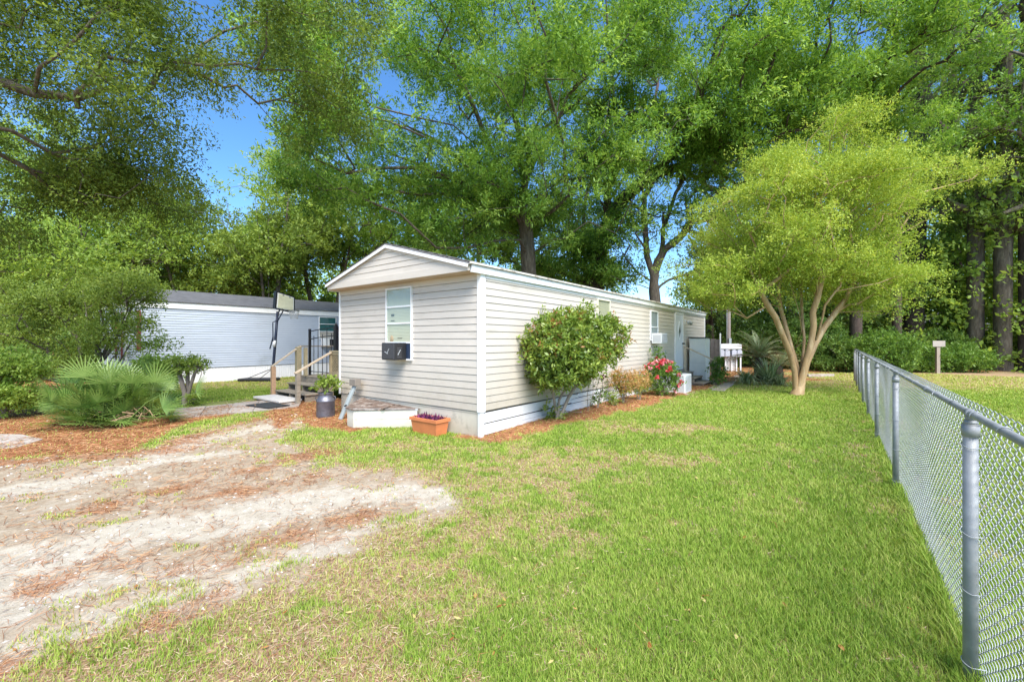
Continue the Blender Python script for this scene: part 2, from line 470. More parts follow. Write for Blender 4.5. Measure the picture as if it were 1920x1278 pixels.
def ground_material():
    m, nt, out = newmat('lawn_and_dirt')
    L = nt.links
    geo = node(nt, 'ShaderNodeNewGeometry')
    b = node(nt, 'ShaderNodeBsdfPrincipled'); b.inputs['Roughness'].default_value = 0.95; b.inputs['Specular IOR Level'].default_value = 0.1
    def noise(s, d=5, r=.6, vec=None):
        n = node(nt, 'ShaderNodeTexNoise'); n.inputs['Scale'].default_value = s; n.inputs['Detail'].default_value = d; n.inputs['Roughness'].default_value = r
        L.new(vec or geo.outputs['Position'], n.inputs['Vector']); return n.outputs[0]
    def ramp(x, stops):
        r = node(nt, 'ShaderNodeValToRGB'); e = r.color_ramp.elements
        while len(e) < len(stops): e.new(.5)
        for i, (p, c) in enumerate(stops): e[i].position = p; e[i].color = (*c, 1)
        L.new(x, r.inputs[0]); return r.outputs[0]
    def attr(n): return node(nt, 'ShaderNodeAttribute', attribute_name=n).outputs['Fac']
    def mix(f, a, c):
        x = node(nt, 'ShaderNodeMix', data_type='RGBA'); L.new(f, x.inputs[0]); L.new(a, x.inputs[6]); L.new(c, x.inputs[7]); return x.outputs[2]
    def mth(op, a, c, cl=True):
        x = node(nt, 'ShaderNodeMath', operation=op, use_clamp=cl)
        for i, v in enumerate((a, c)):
            if isinstance(v, (int, float)): x.inputs[i].default_value = v
            else: L.new(v, x.inputs[i])
        return x.outputs[0]
    fine = noise(38, 6, .75); fine2 = noise(110, 4, .7); mid = noise(7, 6, .65)
    lawn = ramp(fine, [(.3, (.12, .15, .04)), (.5, (.21, .25, .07)), (.7, (.35, .33, .16))])
    thatch = ramp(fine, [(.28, (.20, .12, .07)), (.48, (.35, .23, .14)), (.72, (.50, .39, .26))])
    sandc = ramp(mth('ADD', mth('MULTIPLY', mid, .5), mth('MULTIPLY', fine2, .5)), [(.32, (.27, .225, .17)), (.48, (.43, .38, .30)), (.66, (.54, .50, .42))])
    dirtc = ramp(mth('ADD', mth('MULTIPLY', mid, .45), mth('MULTIPLY', fine, .55)), [(.33, (.23, .17, .115)), (.5, (.35, .28, .20)), (.66, (.46, .39, .295))])
    needc = ramp(fine2, [(.3, (.17, .07, .032)), (.5, (.36, .155, .07)), (.7, (.50, .29, .16))])
    c = mix(attr('thatch'), lawn, thatch)
    c = mix(attr('dirt'), c, dirtc)
    sh = mth('MULTIPLY', mth('SUBTRACT', mth('ADD', attr('sand'), mth('MULTIPLY', mid, .4)), .36), 1.9)
    c = mix(mth('MULTIPLY', sh, attr('dirt')), c, sandc)
    nh = mth('MULTIPLY', mth('SUBTRACT', mth('ADD', attr('need'), mth('MULTIPLY', mth('SUBTRACT', fine, .5, False), 1.6, False)), .30), 2.0)
    c = mix(nh, c, needc)
    L.new(c, b.inputs['Base Color'])
    bp = node(nt, 'ShaderNodeBump'); bp.inputs['Strength'].default_value = .55; bp.inputs['Distance'].default_value = .03
    L.new(mth('ADD', mth('MULTIPLY', fine, .6), mth('MULTIPLY', fine2, .4)), bp.inputs['Height']); L.new(bp.outputs[0], b.inputs['Normal'])
    L.new(b.outputs[0], out.inputs[0])
    return m
gv = np.stack([GX.ravel(), GY.ravel(), GZ.ravel()], -1)
ground = npmesh('ground', gv, [gf], ground_material(), attrs={'dirt': zd[0].ravel(), 'sand': zd[1].ravel(), 'need': zd[2].ravel(), 'thatch': zd[3].ravel()}, smooth=True)
tag(ground, kind='structure')

# interpolation of ground height for scattering
def gz_at(x, y):
    i = np.clip(np.searchsorted(gx, x)-1, 0, nxg-2); j = np.clip(np.searchsorted(gy, y)-1, 0, nyg-2)
    fx = np.clip((x-gx[i])/(gx[i+1]-gx[i]), 0, 1); fy = np.clip((y-gy[j])/(gy[j+1]-gy[j]), 0, 1)
    return (GZ[j, i]*(1-fx)+GZ[j, i+1]*fx)*(1-fy)+(GZ[j+1, i]*(1-fx)+GZ[j+1, i+1]*fx)*fy

def wedge(n, rmin, rmax, power, half, rng):
    """points round the viewer's spot, density ~ r^-power"""
    e = 2-power
    u = rng.rand(n)
    r = (rmin**e + u*(rmax**e-rmin**e))**(1/e)
    a = (rng.rand(n)*2-1)*half
    return r*np.sin(a), r*np.cos(a), r

# ---- grass blades
rng = np.random.RandomState(3)
M_grass = leafmat('grass_blade', (.14, .255, .032), (.295, .425, .062), (.52, .53, .17), trans=.35, rough=.6, spec=.12, tboost=1.25)
x, y, r = wedge(1000000, 1.9, 30, 1.6, 1.02, rng)
z_ = zones(x, y)
g = z_[4]
keep = (rng.rand(len(x)) < g**0.85) & (y > 1.5)
# stray tufts
tuft = fbm(x+11, y+5, 5.0, 3) 
keep |= (z_[0] > .3) & (z_[1] < .5) & (tuft > .70) & (rng.rand(len(x)) < .6)
x, y, r, g = x[keep], y[keep], r[keep], g[keep]
n = len(x)
lush = fbm(x-20, y+60, 0.8, 3)
hgt = (0.016+0.030*rng.rand(n)**1.5 + 0.020*lush + 0.022*sstep(0.5, 3.0, x)*sstep(6, 2.5, y))*(0.65+.35*g)*(1+0.015*r)*(1+1.1*np.exp(-((x-(4.33+(y-4.77)*.768))/.08)**2)*rng.rand(n)*1.6)
wid = 0.0019*(0.7+0.6*rng.rand(n))*np.maximum(1, r/2.6)**0.85
az = rng.rand(n)*2*np.pi; lean = 0.15+0.75*rng.rand(n)
dx, dy = np.cos(az), np.sin(az)
pz = gz_at(x, y)-0.004
wa = az+np.pi/2+rng.randn(n)*.4
wx, wy = np.cos(wa)*wid, np.sin(wa)*wid
def pt(fh, fl): return np.stack([x+dx*hgt*lean*fl, y+dy*hgt*lean*fl, pz+hgt*fh], -1)
b0, b1, b2 = pt(0, 0), pt(.6, .35), pt(1.0, 1.15)
W = np.stack([wx, wy, np.zeros(n)], -1)
V = np.stack([b0-W, b0+W, b1+W*.85, b1-W*.85, b2], 1).reshape(-1, 3)
k = np.arange(n)[:, None]*5
tint = np.clip(0.06+0.55*rng.rand(n) + 0.30*fbm(x+50, y, 2.5, 3) + 0.30*(1-g) + .10*sstep(9, 16, y) - 0.02, 0, 1)
lawn = npmesh('lawn_grass', V, [k+np.array([[0, 1, 2, 3]]), k+np.array([[3, 2, 4]])], M_grass, attrs={'tint': np.repeat(tint, 5)})
tag(lawn, 'short green lawn grass thinning to tufts along the sandy drive', 'grass', kind='stuff')

# ---- dry thatch blades lying flat
M_straw = leafmat('dry_thatch', (.24, .13, .075), (.42, .27, .17), (.60, .48, .33), trans=.15, rough=.8, spec=.1, tboost=1)
x, y, r = wedge(230000, 1.9, 16, 1.55, 1.02, rng)
z_ = zones(x, y); keep = (rng.rand(len(x)) < (.55*z_[3]*(1-z_[0])*(1-z_[2]))+0.10*(1-z_[0])*(1-z_[2])) & (y > 1.5)
x, y, r = x[keep], y[keep], r[keep]; n = len(x)
def lying(x, y, r, ln, wd, zlift, curve=.3):
    n = len(x); az = rng.rand(n)*2*np.pi
    dx, dy = np.cos(az), np.sin(az)
    pz = gz_at(x, y)+zlift*rng.rand(n)+.002
    tilt = rng.randn(n)*.18
    d = np.stack([dx, dy, tilt], -1)*ln[:, None]; s = np.stack([-dy, dx, rng.randn(n)*.3], -1)*wd[:, None]
    c = np.stack([x, y, pz], -1)
    bend = np.stack([-dy, dx, np.abs(rng.randn(n))*.4], -1)*(ln*curve*rng.randn(n))[:, None]*.5
    bend[:, 2] = np.abs(bend[:, 2])
    V = np.stack([c-d*.5-s*.5, c-d*.5+s*.5, c+bend*.6+s, c+bend*.6-s, c+d*.5], 1).reshape(-1, 3)
    k = np.arange(n)[:, None]*5
    return V, [k+np.array([[0, 1, 2, 3]]), k+np.array([[3, 2, 4]])]
ln = .025+.045*rng.rand(n); wd = .0013*(1+rng.rand(n))*np.maximum(1, r/3)
V, Fc = lying(x, y, r, ln, wd, .018)
o = npmesh('dry_thatch', V, Fc, M_straw, attrs={'tint': np.repeat(rng.rand(n), 5)})
tag(o, 'tan dead grass thatch lying in worn patches of the lawn', 'dead grass', kind='stuff')

# ---- pine needles
M_needle = leafmat('pine_needle', (.19, .075, .03), (.40, .17, .07), (.58, .36, .19), trans=.1, rough=.7, spec=.2, tboost=1)
x, y, r = wedge(360000, 2.0, 26, 1.25, 1.02, rng)
z_ = zones(x, y); pr = np.clip(z_[2]*1.0 + .12*z_[0]*(1-z_[1]) + .04, 0, 1)*(1-.85*z_[4])
keep = (rng.rand(len(x)) < pr) & (y > 1.5)
x, y, r = x[keep], y[keep], r[keep]; n = len(x)
ln = .07+.09*rng.rand(n); wd = .0009*(1+.6*rng.rand(n))*np.maximum(1, r/2.8)
V, Fc = lying(x, y, r, ln, wd, .02, .5)
o = npmesh('pine_straw', V, Fc, M_needle, attrs={'tint': np.repeat(rng.rand(n), 5)})
tag(o, 'rust orange pine straw strewn over the drive and beds', 'pine straw', kind='stuff')

# ---- shell bits / pebbles on the drive
M_pebble = leafmat('pebble', (.22, .19, .16), (.42, .38, .33), (.68, .65, .60), trans=0, rough=.8, spec=.2)
x, y, r = wedge(60000, 2.0, 13, 1.3, 1.02, rng)
z_ = zones(x, y); keep = (rng.rand(len(x)) < z_[0]*(.25+.5*z_[1])+.02*z_[2]) & (z_[4] < .4) & (y > 1.5)
x, y, r = x[keep], y[keep], r[keep]; n = len(x)
s = .003+.014*rng.rand(n)**4
s *= np.maximum(1, r/5)
ang = rng.rand(n)*6.28
octv = np.array([[1, 0, 0], [.3, .8, 0], [-.9, .3, 0], [-.3, -.8, 0], [.1, .1, .55]])
ca, sa = np.cos(ang), np.sin(ang)
Vx = octv[None, :, 0]*s[:, None]*(1+.4*rng.rand(n, 5)); Vy = octv[None, :, 1]*s[:, None]*(.7+.4*rng.rand(n, 5)); Vz = octv[None, :, 2]*s[:, None]
V = np.stack([x[:, None]+Vx*ca[:, None]-Vy*sa[:, None], y[:, None]+Vx*sa[:, None]+Vy*ca[:, None], gz_at(x, y)[:, None]+Vz+.001], -1).reshape(-1, 3)
k = np.arange(n)[:, None]*5
fc = np.concatenate([k+np.array([[a, b_, 4]]) for a, b_ in ((0, 1), (1, 2), (2, 3), (3, 0))])
o = npmesh('shell_gravel', V, [fc], M_pebble, attrs={'tint': np.repeat(rng.rand(n), 5)})
tag(o, 'small pale shell and gravel bits scattered on the sandy drive', 'gravel', kind='stuff')

# ---- fallen leaves
M_litter = leafmat('fallen_leaf', (.28, .10, .03), (.50, .27, .09), (.62, .52, .22), trans=.2, rough=.6)
x, y, r = wedge(420, 2.0, 14, 1.4, 1.02, rng); keep = y > 1.6
x, y, r = x[keep], y[keep], r[keep]; n = len(x)
a = rng.rand(n)*6.28; s = .012+.020*rng.rand(n)**2
base = np.array([[-1, 0, .1], [-.2, .42, .0], [.5, .3, .25], [1.1, 0, .4], [.5, -.3, .2], [-.2, -.42, .05]])
Vx = base[None, :, 0]*s[:, None]; Vy = base[None, :, 1]*s[:, None]; Vz = base[None, :, 2]*s[:, None]*(rng.rand(n)[:, None])
V = np.stack([x[:, None]+Vx*np.cos(a)[:, None]-Vy*np.sin(a)[:, None], y[:, None]+Vx*np.sin(a)[:, None]+Vy*np.cos(a)[:, None], gz_at(x, y)[:, None]+.014+.02*rng.rand(n)[:, None]+Vz], -1).reshape(-1, 3)
o = npmesh('fallen_leaves', V, [np.arange(n)[:, None]*6+np.arange(6)[None, :]], M_litter, attrs={'tint': np.repeat(rng.rand(n), 6)})
tag(o, 'brown and yellow fallen leaves scattered on lawn and drive', 'leaves', kind='stuff')
# ------------------------------------------------------------------ siding helper (local frame u,v,z)
rs_ = np.random.RandomState(44)
def siding(mb, axis_, c, a0, a1, z0, z1, n, out, lip=0.014, groove=0.009, clip=None):
    """boards on plane axis_=c from a0..a1; out = +-1 outward along axis; clip(z)->(a0,a1)"""
    h = (z1-z0)/n
    def pt(a, o, z):
        return (c+out*o, a, z) if axis_ == 'u' else (a, c+out*o, z)
    for i in range(n):
        zb = z0+i*h; zt = zb+h-groove; zn = zb+h
        e0, e1 = (a0, a1), (a0, a1)
        if clip: e0, e1 = clip(zb), clip(zt)
        if e0[1]-e0[0] < .02: continue
        L_ = e0[1]-e0[0]
        cuts = [0.0]
        if L_ > 6 and not clip:
            q = rs_.uniform(1.2, 3.4)
            while q < L_-.6: cuts.append(q); q += 3.66
        cuts.append(L_)
        for c0_, c1_ in zip(cuts[:-1], cuts[1:]):
            o_ = rs_.uniform(-.0014, .0014); f0 = c0_/L_; f1 = c1_/L_
            A0 = e0[0]+L_*f0; A1 = e0[0]+L_*f1; B0 = e1[0]+(e1[1]-e1[0])*f0; B1 = e1[0]+(e1[1]-e1[0])*f1
            dz = rs_.uniform(-.0012, .0012)
            mb.quad(pt(A0, lip+o_, zb+dz), pt(A1+.012*(c1_ < L_), lip+o_, zb+dz), pt(B1+.012*(c1_ < L_), lip*.45+o_, zt), pt(B0, lip*.45+o_, zt))
        mb.quad(pt(e0[0], -.018, zb-.001), pt(e0[1], -.018, zb-.001), pt(e0[1], lip, zb), pt(e0[0], lip, zb))
        mb.quad(pt(e1[0], lip*.45, zt), pt(e1[1], lip*.45, zt), pt(e1[1], -.018, zt+.001), pt(e1[0], -.018, zt+.001))

def house_frame(name, label, cat, origin):
    return thing(name, label, cat, origin, HR)

# ---------- main mobile home
LH, WH = 15.24, 4.29
Z0, Z1, ZE, ZP = 0.466, 2.80, 2.93, 3.50
home = house_frame('mobile_home', 'beige vinyl sided single wide mobile home with low grey gable roof and white corner trim', 'mobile home', HA)
mb = MB()
mb.box(.016, LH-.016, .016, WH-.016, Z0-.02, Z1)                      # core
siding(mb, 'u', 0, 0.0, WH, Z0, Z1, 19, -1)
siding(mb, 'v', 0, 0.0, LH, Z0, Z1, 19, -1)
siding(mb, 'v', WH, 0.0, LH, Z0, Z1, 19, 1)
siding(mb, 'u', LH, 0.0, WH, Z0, Z1, 19, 1)
wall = mb.build('wall', M_siding, home)
# gable
OV = 0.30
mb = MB()
def gclip(z):
    t = max(0.0, (z-ZE)/(ZP-ZE)); return (WH/2*t, WH-WH/2*t)
outline = [(0.0, Z1), (WH, Z1), (WH, ZE-.03), (WH/2, ZP-.03), (0.0, ZE-.03)]
mb.poly([(-OV+.02, v, z) for v, z in outline])
siding(mb, 'u', -OV+.02, 0.0, WH, Z1+.125, ZP-.03, 5, -1, clip=gclip)
gb = mb.build('gable', M_siding, home)
mb = MB(); mb.poly([(LH+.02, v, z) for v, z in outline][::-1]); mb.build('gable', M_siding, home)
mb = MB(); mb.box(-OV-.003, -OV+.022, -.02, WH+.02, Z1-.006, Z1+.125)
mb.build('gable_frieze_board', M_siding, home, bevel=.004)
mb = MB(); mb.box(-OV+.022, -.0, .0, WH, Z1-.012, Z1-.002); mb.build('soffit', M_soffit, home)
# roof
mb = MB()
def roofslab(v0, z0, v1, z1, th=.035):
    a = [(-OV-.03, v0, z0), (LH+.08, v0, z0), (LH+.08, v1, z1), (-OV-.03, v1, z1)]
    b = [(p[0], p[1], p[2]-th) for p in a]
    mb.quad(*a); mb.quad(*b[::-1])
    for i in range(4):
        j = (i+1) % 4; mb.quad(b[i], b[j], a[j], a[i])
roofslab(-.05, ZE-.01, WH/2, ZP+.035)
roofslab(WH+.05, ZE-.01, WH/2, ZP+.035)
# shingle courses
nc = 9
for side in (0, 1):
    for i in range(nc):
        t0, t1 = i/nc, (i+1)/nc
        v0 = -.055+(WH/2+.055)*t0; v1 = -.055+(WH/2+.055)*t1
        za = ZE+.006+(ZP+.045-ZE)*t0; zb = ZE-.004+(ZP+.045-ZE)*t1
        if side: v0, v1 = WH-v0, WH-v1
        mb.quad((-OV-.035, v0, za), (LH+.08, v0, za), (LH+.08, v1, zb), (-OV-.035, v1, zb))
        mb.quad((-OV-.035, v0, za-.012), (LH+.08, v0, za-.012), (LH+.08, v0, za), (-OV-.035, v0, za))
roof = mb.build('roof', M_shingle, home)
mb = MB()
for sgn in (0, 1):
    a = (-OV-.042, WH+.03 if sgn else -.03, ZE-.060); b = (-OV-.042, WH/2, ZP-.030)
    mb.beam(a, b, .012, .055, up=(0, 0, 1))
mb.split('rake_trim', M_white, home)
mb = MB()
mb.box(-OV+.03, LH+.05, -.062, -.018, Z1-.03, ZE-.035)
mb.build('fascia', M_whiteold, home, bevel=.004)
mb = MB()
mb.box(-OV-.02, LH+.08, -.092, -.05, ZE-.030, ZE+.004)
mb.build('roof_edge', M_roofedge, home)
mb = MB(); mb.box(-OV+.03, LH+.05, WH+.018, WH+.06, Z1-.03, ZE-.035); mb.build('fascia', M_white, home)
# frieze under fascia along the side
mb = MB(); mb.box(0.12, LH-.1, -.024, -.012, Z1-.085, Z1-.03); mb.build('frieze_trim', M_whiteold, home)
# corner trims (L shaped)
def corner(u, v, su, sv, w=.105, t=.022, z0=Z0-.02, z1=Z1-.03):
    mb = MB()
    uo, vo = u-su*0, v-sv*0
    mb.box(min(u+su*t, u-su*w), max(u+su*t, u-su*w), min(v, v+sv*t), max(v, v+sv*t), z0, z1)
    mb.box(min(u, u+su*t), max(u, u+su*t), min(v-sv*w*.55, v-.0005*sv), max(v-sv*w*.55, v-.0005*sv), z0, z1)
    return mb
corner(0, 0, -1, -1).build('corner_trim', M_white, home)
corner(0, WH, -1, 1, w=.06).build('corner_trim', M_white, home)
corner(LH, 0, 1, -1, w=.09).build('corner_trim', M_white, home)
# front skirting panels
mb = MB()
mb.box(.012, .03, .05, WH-.03, -.05, Z0-.022)
for v in (1.25, 2.5, 3.6): mb.box(.006, .0118, v, v+.012, 0, Z0-.03)
mb.box(.004, .0118, .06, WH-.04, Z0-.045, Z0-.0225)
mb.build('front_skirting', M_skirt, home)
# side skirting: overlapping white boards, some slipped
mb = MB(); rr = np.random.RandomState(5)
zr = [(.045, .135), (.143, .235), (.243, .335), (.343, .432)]
for (a, b_) in zr:
    u = .02
    while u < LH-.1:
        l = min(rr.uniform(2.2, 3.6), LH-.05-u)
        dz = rr.uniform(-.008, .006); t = rr.uniform(-.006, .008)
        mb.beam((u, .012+rr.uniform(-.004, .004), (a+b_)/2+dz), (u+l-.006, .012+rr.uniform(-.004, .004), (a+b_)/2+dz+t), .018, b_-a-.004)
        u += l
mb.build('side_skirting', M_whiteold, home)
mb = MB(); mb.box(.03, LH-.03, .035, .05, -.05, Z0-.03); mb.build('skirting_backing', M_dark, home)
mb = MB(); mb.box(-.012, .075, -.012, .011, -.02, Z0-.022); mb.box(-.012, .011, .0115, .05, -.02, Z0-.022); mb.build('skirting_post', M_whiteold, home)
mb = MB(); mb.box(.03, LH-.03, WH-.03, WH-.01, -.05, Z0-.022); mb.box(LH-.03, LH-.01, .06, WH-.05, -.05, Z0-.022); mb.build('rear_skirting', M_skirt, home)

def window_u(parent, axis_, c, a0, a1, z0, z1, out, fw=.035, rails=(), blind=M_blind, slats=True, fmat=M_white, glass=True, name='window'):
    """window on plane; frame part, then pane / blind / rails as sub-parts"""
    def B(mb, p0, p1, o0, o1, q0, q1):
        lo, hi = sorted((c+out*o0, c+out*o1))
        if axis_ == 'u': mb.box(lo, hi, p0, p1, q0, q1)
        else: mb.box(p0, p1, lo, hi, q0, q1)
    mb = MB()
    B(mb, a0, a0+fw, .001, .05, z0, z1); B(mb, a1-fw, a1, .001, .05, z0, z1)
    B(mb, a0+fw, a1-fw, .001, .05, z1-fw, z1); B(mb, a0+fw, a1-fw, .001, .05, z0, z0+fw)
    fr = mb.build(name, fmat, parent, bevel=.003)
    mb = MB()
    if slats:
        n = int((z1-z0-2*fw)/.028); h = (z1-z0-2*fw)/n
        def Q(o0, o1, q0, q1):
            f = (lambda a, o, z: (c+out*o, a, z)) if axis_ == 'u' else (lambda a, o, z: (a, c+out*o, z))
            mb.quad(f(a0+fw, o0, q0), f(a1-fw, o0, q0), f(a1-fw, o1, q1), f(a0+fw, o1, q1))
        for i in range(n):
            q = z0+fw+i*h; Q(.024, .018, q, q+h-.003); Q(.018, .024, q+h-.003, q+h)
    else:
        B(mb, a0+fw, a1-fw, .0185, .022, z0+fw, z1-fw)
    mb.build('blind', blind, fr)
    mb = MB()
    for z in rails: B(mb, a0+fw, a1-fw, .026, .044, z-.016, z+.016)
    if rails: mb.split('sash_rail', fmat, fr)
    if glass:
        mb = MB(); f = (lambda a, o, z: (c+out*o, a, z)) if axis_ == 'u' else (lambda a, o, z: (a, c+out*o, z))
        mb.quad(f(a0+fw, .033, z0+fw), f(a1-fw, .033, z0+fw), f(a1-fw, .033, z1-fw), f(a0+fw, .033, z1-fw))
        mb.build('pane', M_glass, fr)
    return fr
# front window
M_frame = pmat('aged_cream_frame', (0.66, 0.62, 0.50), .5, .06)
fw_ = window_u(home, 'u', 0, 1.73, 2.54, 1.27, 2.71, -1, fw=.03, rails=(2.33, 2.00, 1.62), fmat=M_white)
mb = MB()
mb.box(-.021, -.019, 2.42, 2.28, 2.145, 2.20) if False else None
for (v, z, w, h) in ((2.33, 2.165, .10, .045), (2.33, 2.055, .12, .02), (2.1, 1.705, .15, .012)):
    mb.box(-.0285, -.0265, v-w/2, v+w/2, z-h/2, z+h/2)
mb.split('sill_clutter', M_dark, fw_)
mb = MB()
mb.lathe([(.05, 1.640), (.052, 1.70), (.04, 1.74), (.015, 1.76)], 10)
mb.v = [(-.028+x*.08, 2.36+y, z) for x, y, z in mb.v]
mb.build('sill_ornament', M_woodtan, fw_)
# dark infill around the AC in the lower sash
mb = MB(); mb.box(-.031, -.0265, 1.765, 2.505, 1.305, 1.60); mb.build('filler_panel', pmat('dark_blue_filler', (.04, .06, .12), .5), fw_)
# AC in the window
def window_ac(parent_loc, u0, u1, w, z0, z1, depth, outmat, grmat, label, front='u', slats=10, body=None):
    t = thing('window_air_conditioner', label, 'air conditioner', parent_loc, HR)
    return t
ac = thing('window_air_conditioner', 'black window air conditioner jutting from the gable end window', 'air conditioner', H(0, 2.083, 1.285), HR)
mb = MB(); mb.box(-.315, -.05, -.205, .205, 0.0, .33); mb.build('casing', M_dark, ac, bevel=.008)
mb = MB(); mb.box(-.326, -.3155, -.19, .19, .02, .31)
for i in range(22):
    v = -.185+i*.0172; mb.box(-.331, -.3262, v, v+.006, .025, .305)
mb.build('rear_grille', M_grille, ac)
mb = MB()
for i in range(6):
    z = .05+i*.035; mb.box(-.27, -.16, -.2085, -.2055, z, z+.014)
mb.build('side_louvre', M_grille, ac)
mb = MB()
for a, b_ in (((-.334, .02, .12), (-.334, -.05, .22)), ((-.334, .09, .16), (-.334, -.01, .12)), ((-.25, -.2105, .10), (-.19, -.2105, .2))):
    mb.beam(a, b_, .004, .012)
mb.split('scuff_mark', M_greypl, ac)

# right side windows
window_u(home, 'v', 0, 4.33, 5.08, 1.62, 2.71, -1, rails=(), blind=M_beigeblind, slats=False, fmat=M_frame)
w2 = window_u(home, 'v', 0, 8.13, 8.84, 1.66, 2.63, -1, rails=(2.10,), blind=M_greypl, slats=True)
# white ac on the side
ac2 = thing('window_air_conditioner', 'white window air conditioner jutting from the long side of the home', 'air conditioner', H(8.48, 0, 1.57), HR)
mb = MB(); mb.box(-.30, .30, -.36, -.05, 0, .33); mb.build('casing', M_whitepl, ac2, bevel=.01)
mb = MB(); mb.box(-.26, .26, -.372, -.3605, .03, .30)
for i in range(15): mb.box(-.25+i*.034, -.25+i*.034+.012, -.378, -.3722, .04, .29)
mb.build('rear_grille', M_greypl, ac2)
mb = MB()
for i in range(7): mb.box(-.307, -.3005, -.33+i*.035, -.33+i*.035+.014, .05, .27)
mb.build('side_louvre', M_greypl, ac2)
# door
dr = MB(); U0, U1 = 10.72, 11.72
for a in ((U0, U0+.05, .62, 2.70), (U1-.05, U1, .62, 2.70)): dr.box(a[0], a[1], -.055, -.001, a[2], a[3])
dr.box(U0+.05, U1-.05, -.055, -.001, 2.65, 2.70); dr.box(U0-.02, U1+.02, -.075, -.001, .585, .6195)
dframe = dr.build('door_frame', M_white, home, bevel=.004)
mb = MB(); mb.box(U0+.052, U1-.052, -.042, -.017, .625, 2.648); door = mb.build('door', M_door, home, bevel=.004)
mb = MB(); c = ((U0+U1)/2+.03, 2.02)
outer = [(c[0], c[1]+.37), (c[0]+.15, c[1]), (c[0], c[1]-.37), (c[0]-.15, c[1])]
mb.poly([(a, -.0455, z) for a, z in outer])
inner = [(c[0]+(a-c[0])*.8, c[1]+(z-c[1])*.8) for a, z in outer]
for i in range(4):
    j = (i+1) % 4
    mb.beam((outer[i][0], -.05, outer[i][1]), (outer[j][0], -.05, outer[j][1]), .02, .02, up=(0, 1, 0))
mb.build('door_window_frame', M_white, door)
mb = MB(); mb.poly([(a, -.049, z) for a, z in inner]); mb.build('diamond_pane', pmat('dark_pane', (.05, .07, .10), .08, .1), door)
mb = MB(); mb.tube([(U1-.12, -.042, 1.55), (U1-.12, -.10, 1.55)], [.03, .03], 12); mb.tube([(U1-.12, -.10, 1.55), (U1-.12, -.135, 1.55)], [.036, .02], 12)
mb.build('handle', M_black, door)
# wall lamp beside the door
mb = MB(); mb.box(12.02, 12.14, -.03, -.001, 2.30, 2.46); mb.tube([(12.08, -.03, 2.40), (12.08, -.12, 2.44), (12.2, -.16, 2.40)], .012, 6)
lamp = mb.build('wall_lamp', M_whitepl, home)
mb = MB(); mb.tube([(12.16, -.15, 2.42), (12.30, -.19, 2.33)], [.035, .06], 12); mb.tube([(12.02, -.10, 2.42), (11.95, -.2, 2.33)], [.03, .055], 12); mb.split('lamp_head', M_greypl, lamp)
# little vents / outlets
mb = MB(); mb.box(9.62, 9.70, -.03, -.001, 1.2, 1.32); mb.build('outlet_box', M_greypl, home)

# ---------- neighbour trailer
NA = Vector((-12.3, 16.9, 0)) - UL*2.3
nb = thing('neighbour_trailer', 'pale blue sided trailer with dark flat roof and white ribbed skirting behind the basketball hoop', 'mobile home', NA, HR)
NL = 16.0
mb = MB(); mb.box(.016, NL, .016, 4.2, .57, 2.92)
siding(mb, 'v', 0, 0, NL, .60, 2.88, 24, -1, lip=.016, groove=.016); siding(mb, 'u', 0, 0, 4.2, .60, 2.88, 24, -1, lip=.016, groove=.016)
mb.build('wall', M_bluesiding, nb)
mb = MB(); mb.box(-.03, NL, -.05, -.0175, 2.88, 3.16); mb.box(-.05, -.0175, -.0, 4.25, 2.88, 3.16); mb.build('fascia', M_white, nb)
mb = MB()
mb.quad((-.1, -.08, 3.15), (NL, -.08, 3.15), (NL, 2.1, 3.78), (-.1, 2.1, 3.78)); mb.quad((-.1, 2.1, 3.78), (NL, 2.1, 3.78), (NL, 4.28, 3.15), (-.1, 4.28, 3.15))
mb.poly([(-.09, -.08, 3.15), (-.09, 2.1, 3.775), (-.09, 4.28, 3.15)]); mb.quad((-.1, -.08, 3.11), (NL, -.08, 3.11), (NL, -.08, 3.15), (-.1, -.08, 3.15))
mb.poly([(NL, -.08, 3.15), (NL, 4.28, 3.15), (NL, 2.1, 3.775)])
mb.build('roof', M_darkroof, nb)
mb = MB(); mb.box(.0, NL, .02, .04, -.05, .565)
for i in range(int(NL/.1)): mb.box(i*.1, i*.1+.035, .008, .0198, -.05, .56)
mb.box(.02, .04, .05, 4.2, -.05, .565); mb.build('skirting', M_whiteold if False else M_white, nb)
mb = MB(); mb.box(-.02, .06, -.030, -.0172, .6, 2.87); mb.build('corner_trim', M_white, nb)
mb = MB(); mb.box(.30, .42, -.035, -.0155, 1.3, 2.75); mb.box(-.045, -.0155, .3, .42, 1.0, 2.7); mb.box(-.045, -.0155, 1.2, 1.32, 1.0, 2.7); mb.split('shutter', M_redtrim, nb)
u0 = 4.81+2.3
w_ = window_u(nb, 'v', 0, u0-.04, u0+.86, 1.75, 2.84, -1, rails=(2.48, 2.12), blind=M_teal, slats=True)
mb = MB(); mb.box(u0+.0, u0+.8, -.038, -.0335, 1.79, 2.10); mb.build('lower_panel', pmat('panel_tan', (.4, .36, .3), .6), w_)
acn = thing('window_air_conditioner', 'white box air conditioner under the teal blind of the blue trailer', 'air conditioner', NA+UL*(u0+.35)+Vector((0, 0, 1.38)), HR)
mb = MB(); mb.box(-.28, .30, -.36, -.02, 0, .40); mb.build('casing', M_whitepl, acn, bevel=.01)
mb = MB(); mb.box(-.02, .26, -.37, -.3605, .05, .36); mb.build('rear_grille', M_dark, acn)

# ---------- hitch cover box with rotten top, at the gable end
hb = thing('hitch_cover_box', 'low cream board box with rotten brown slanted top against the gable end', 'box', H(0, 2.5, 0), HR)
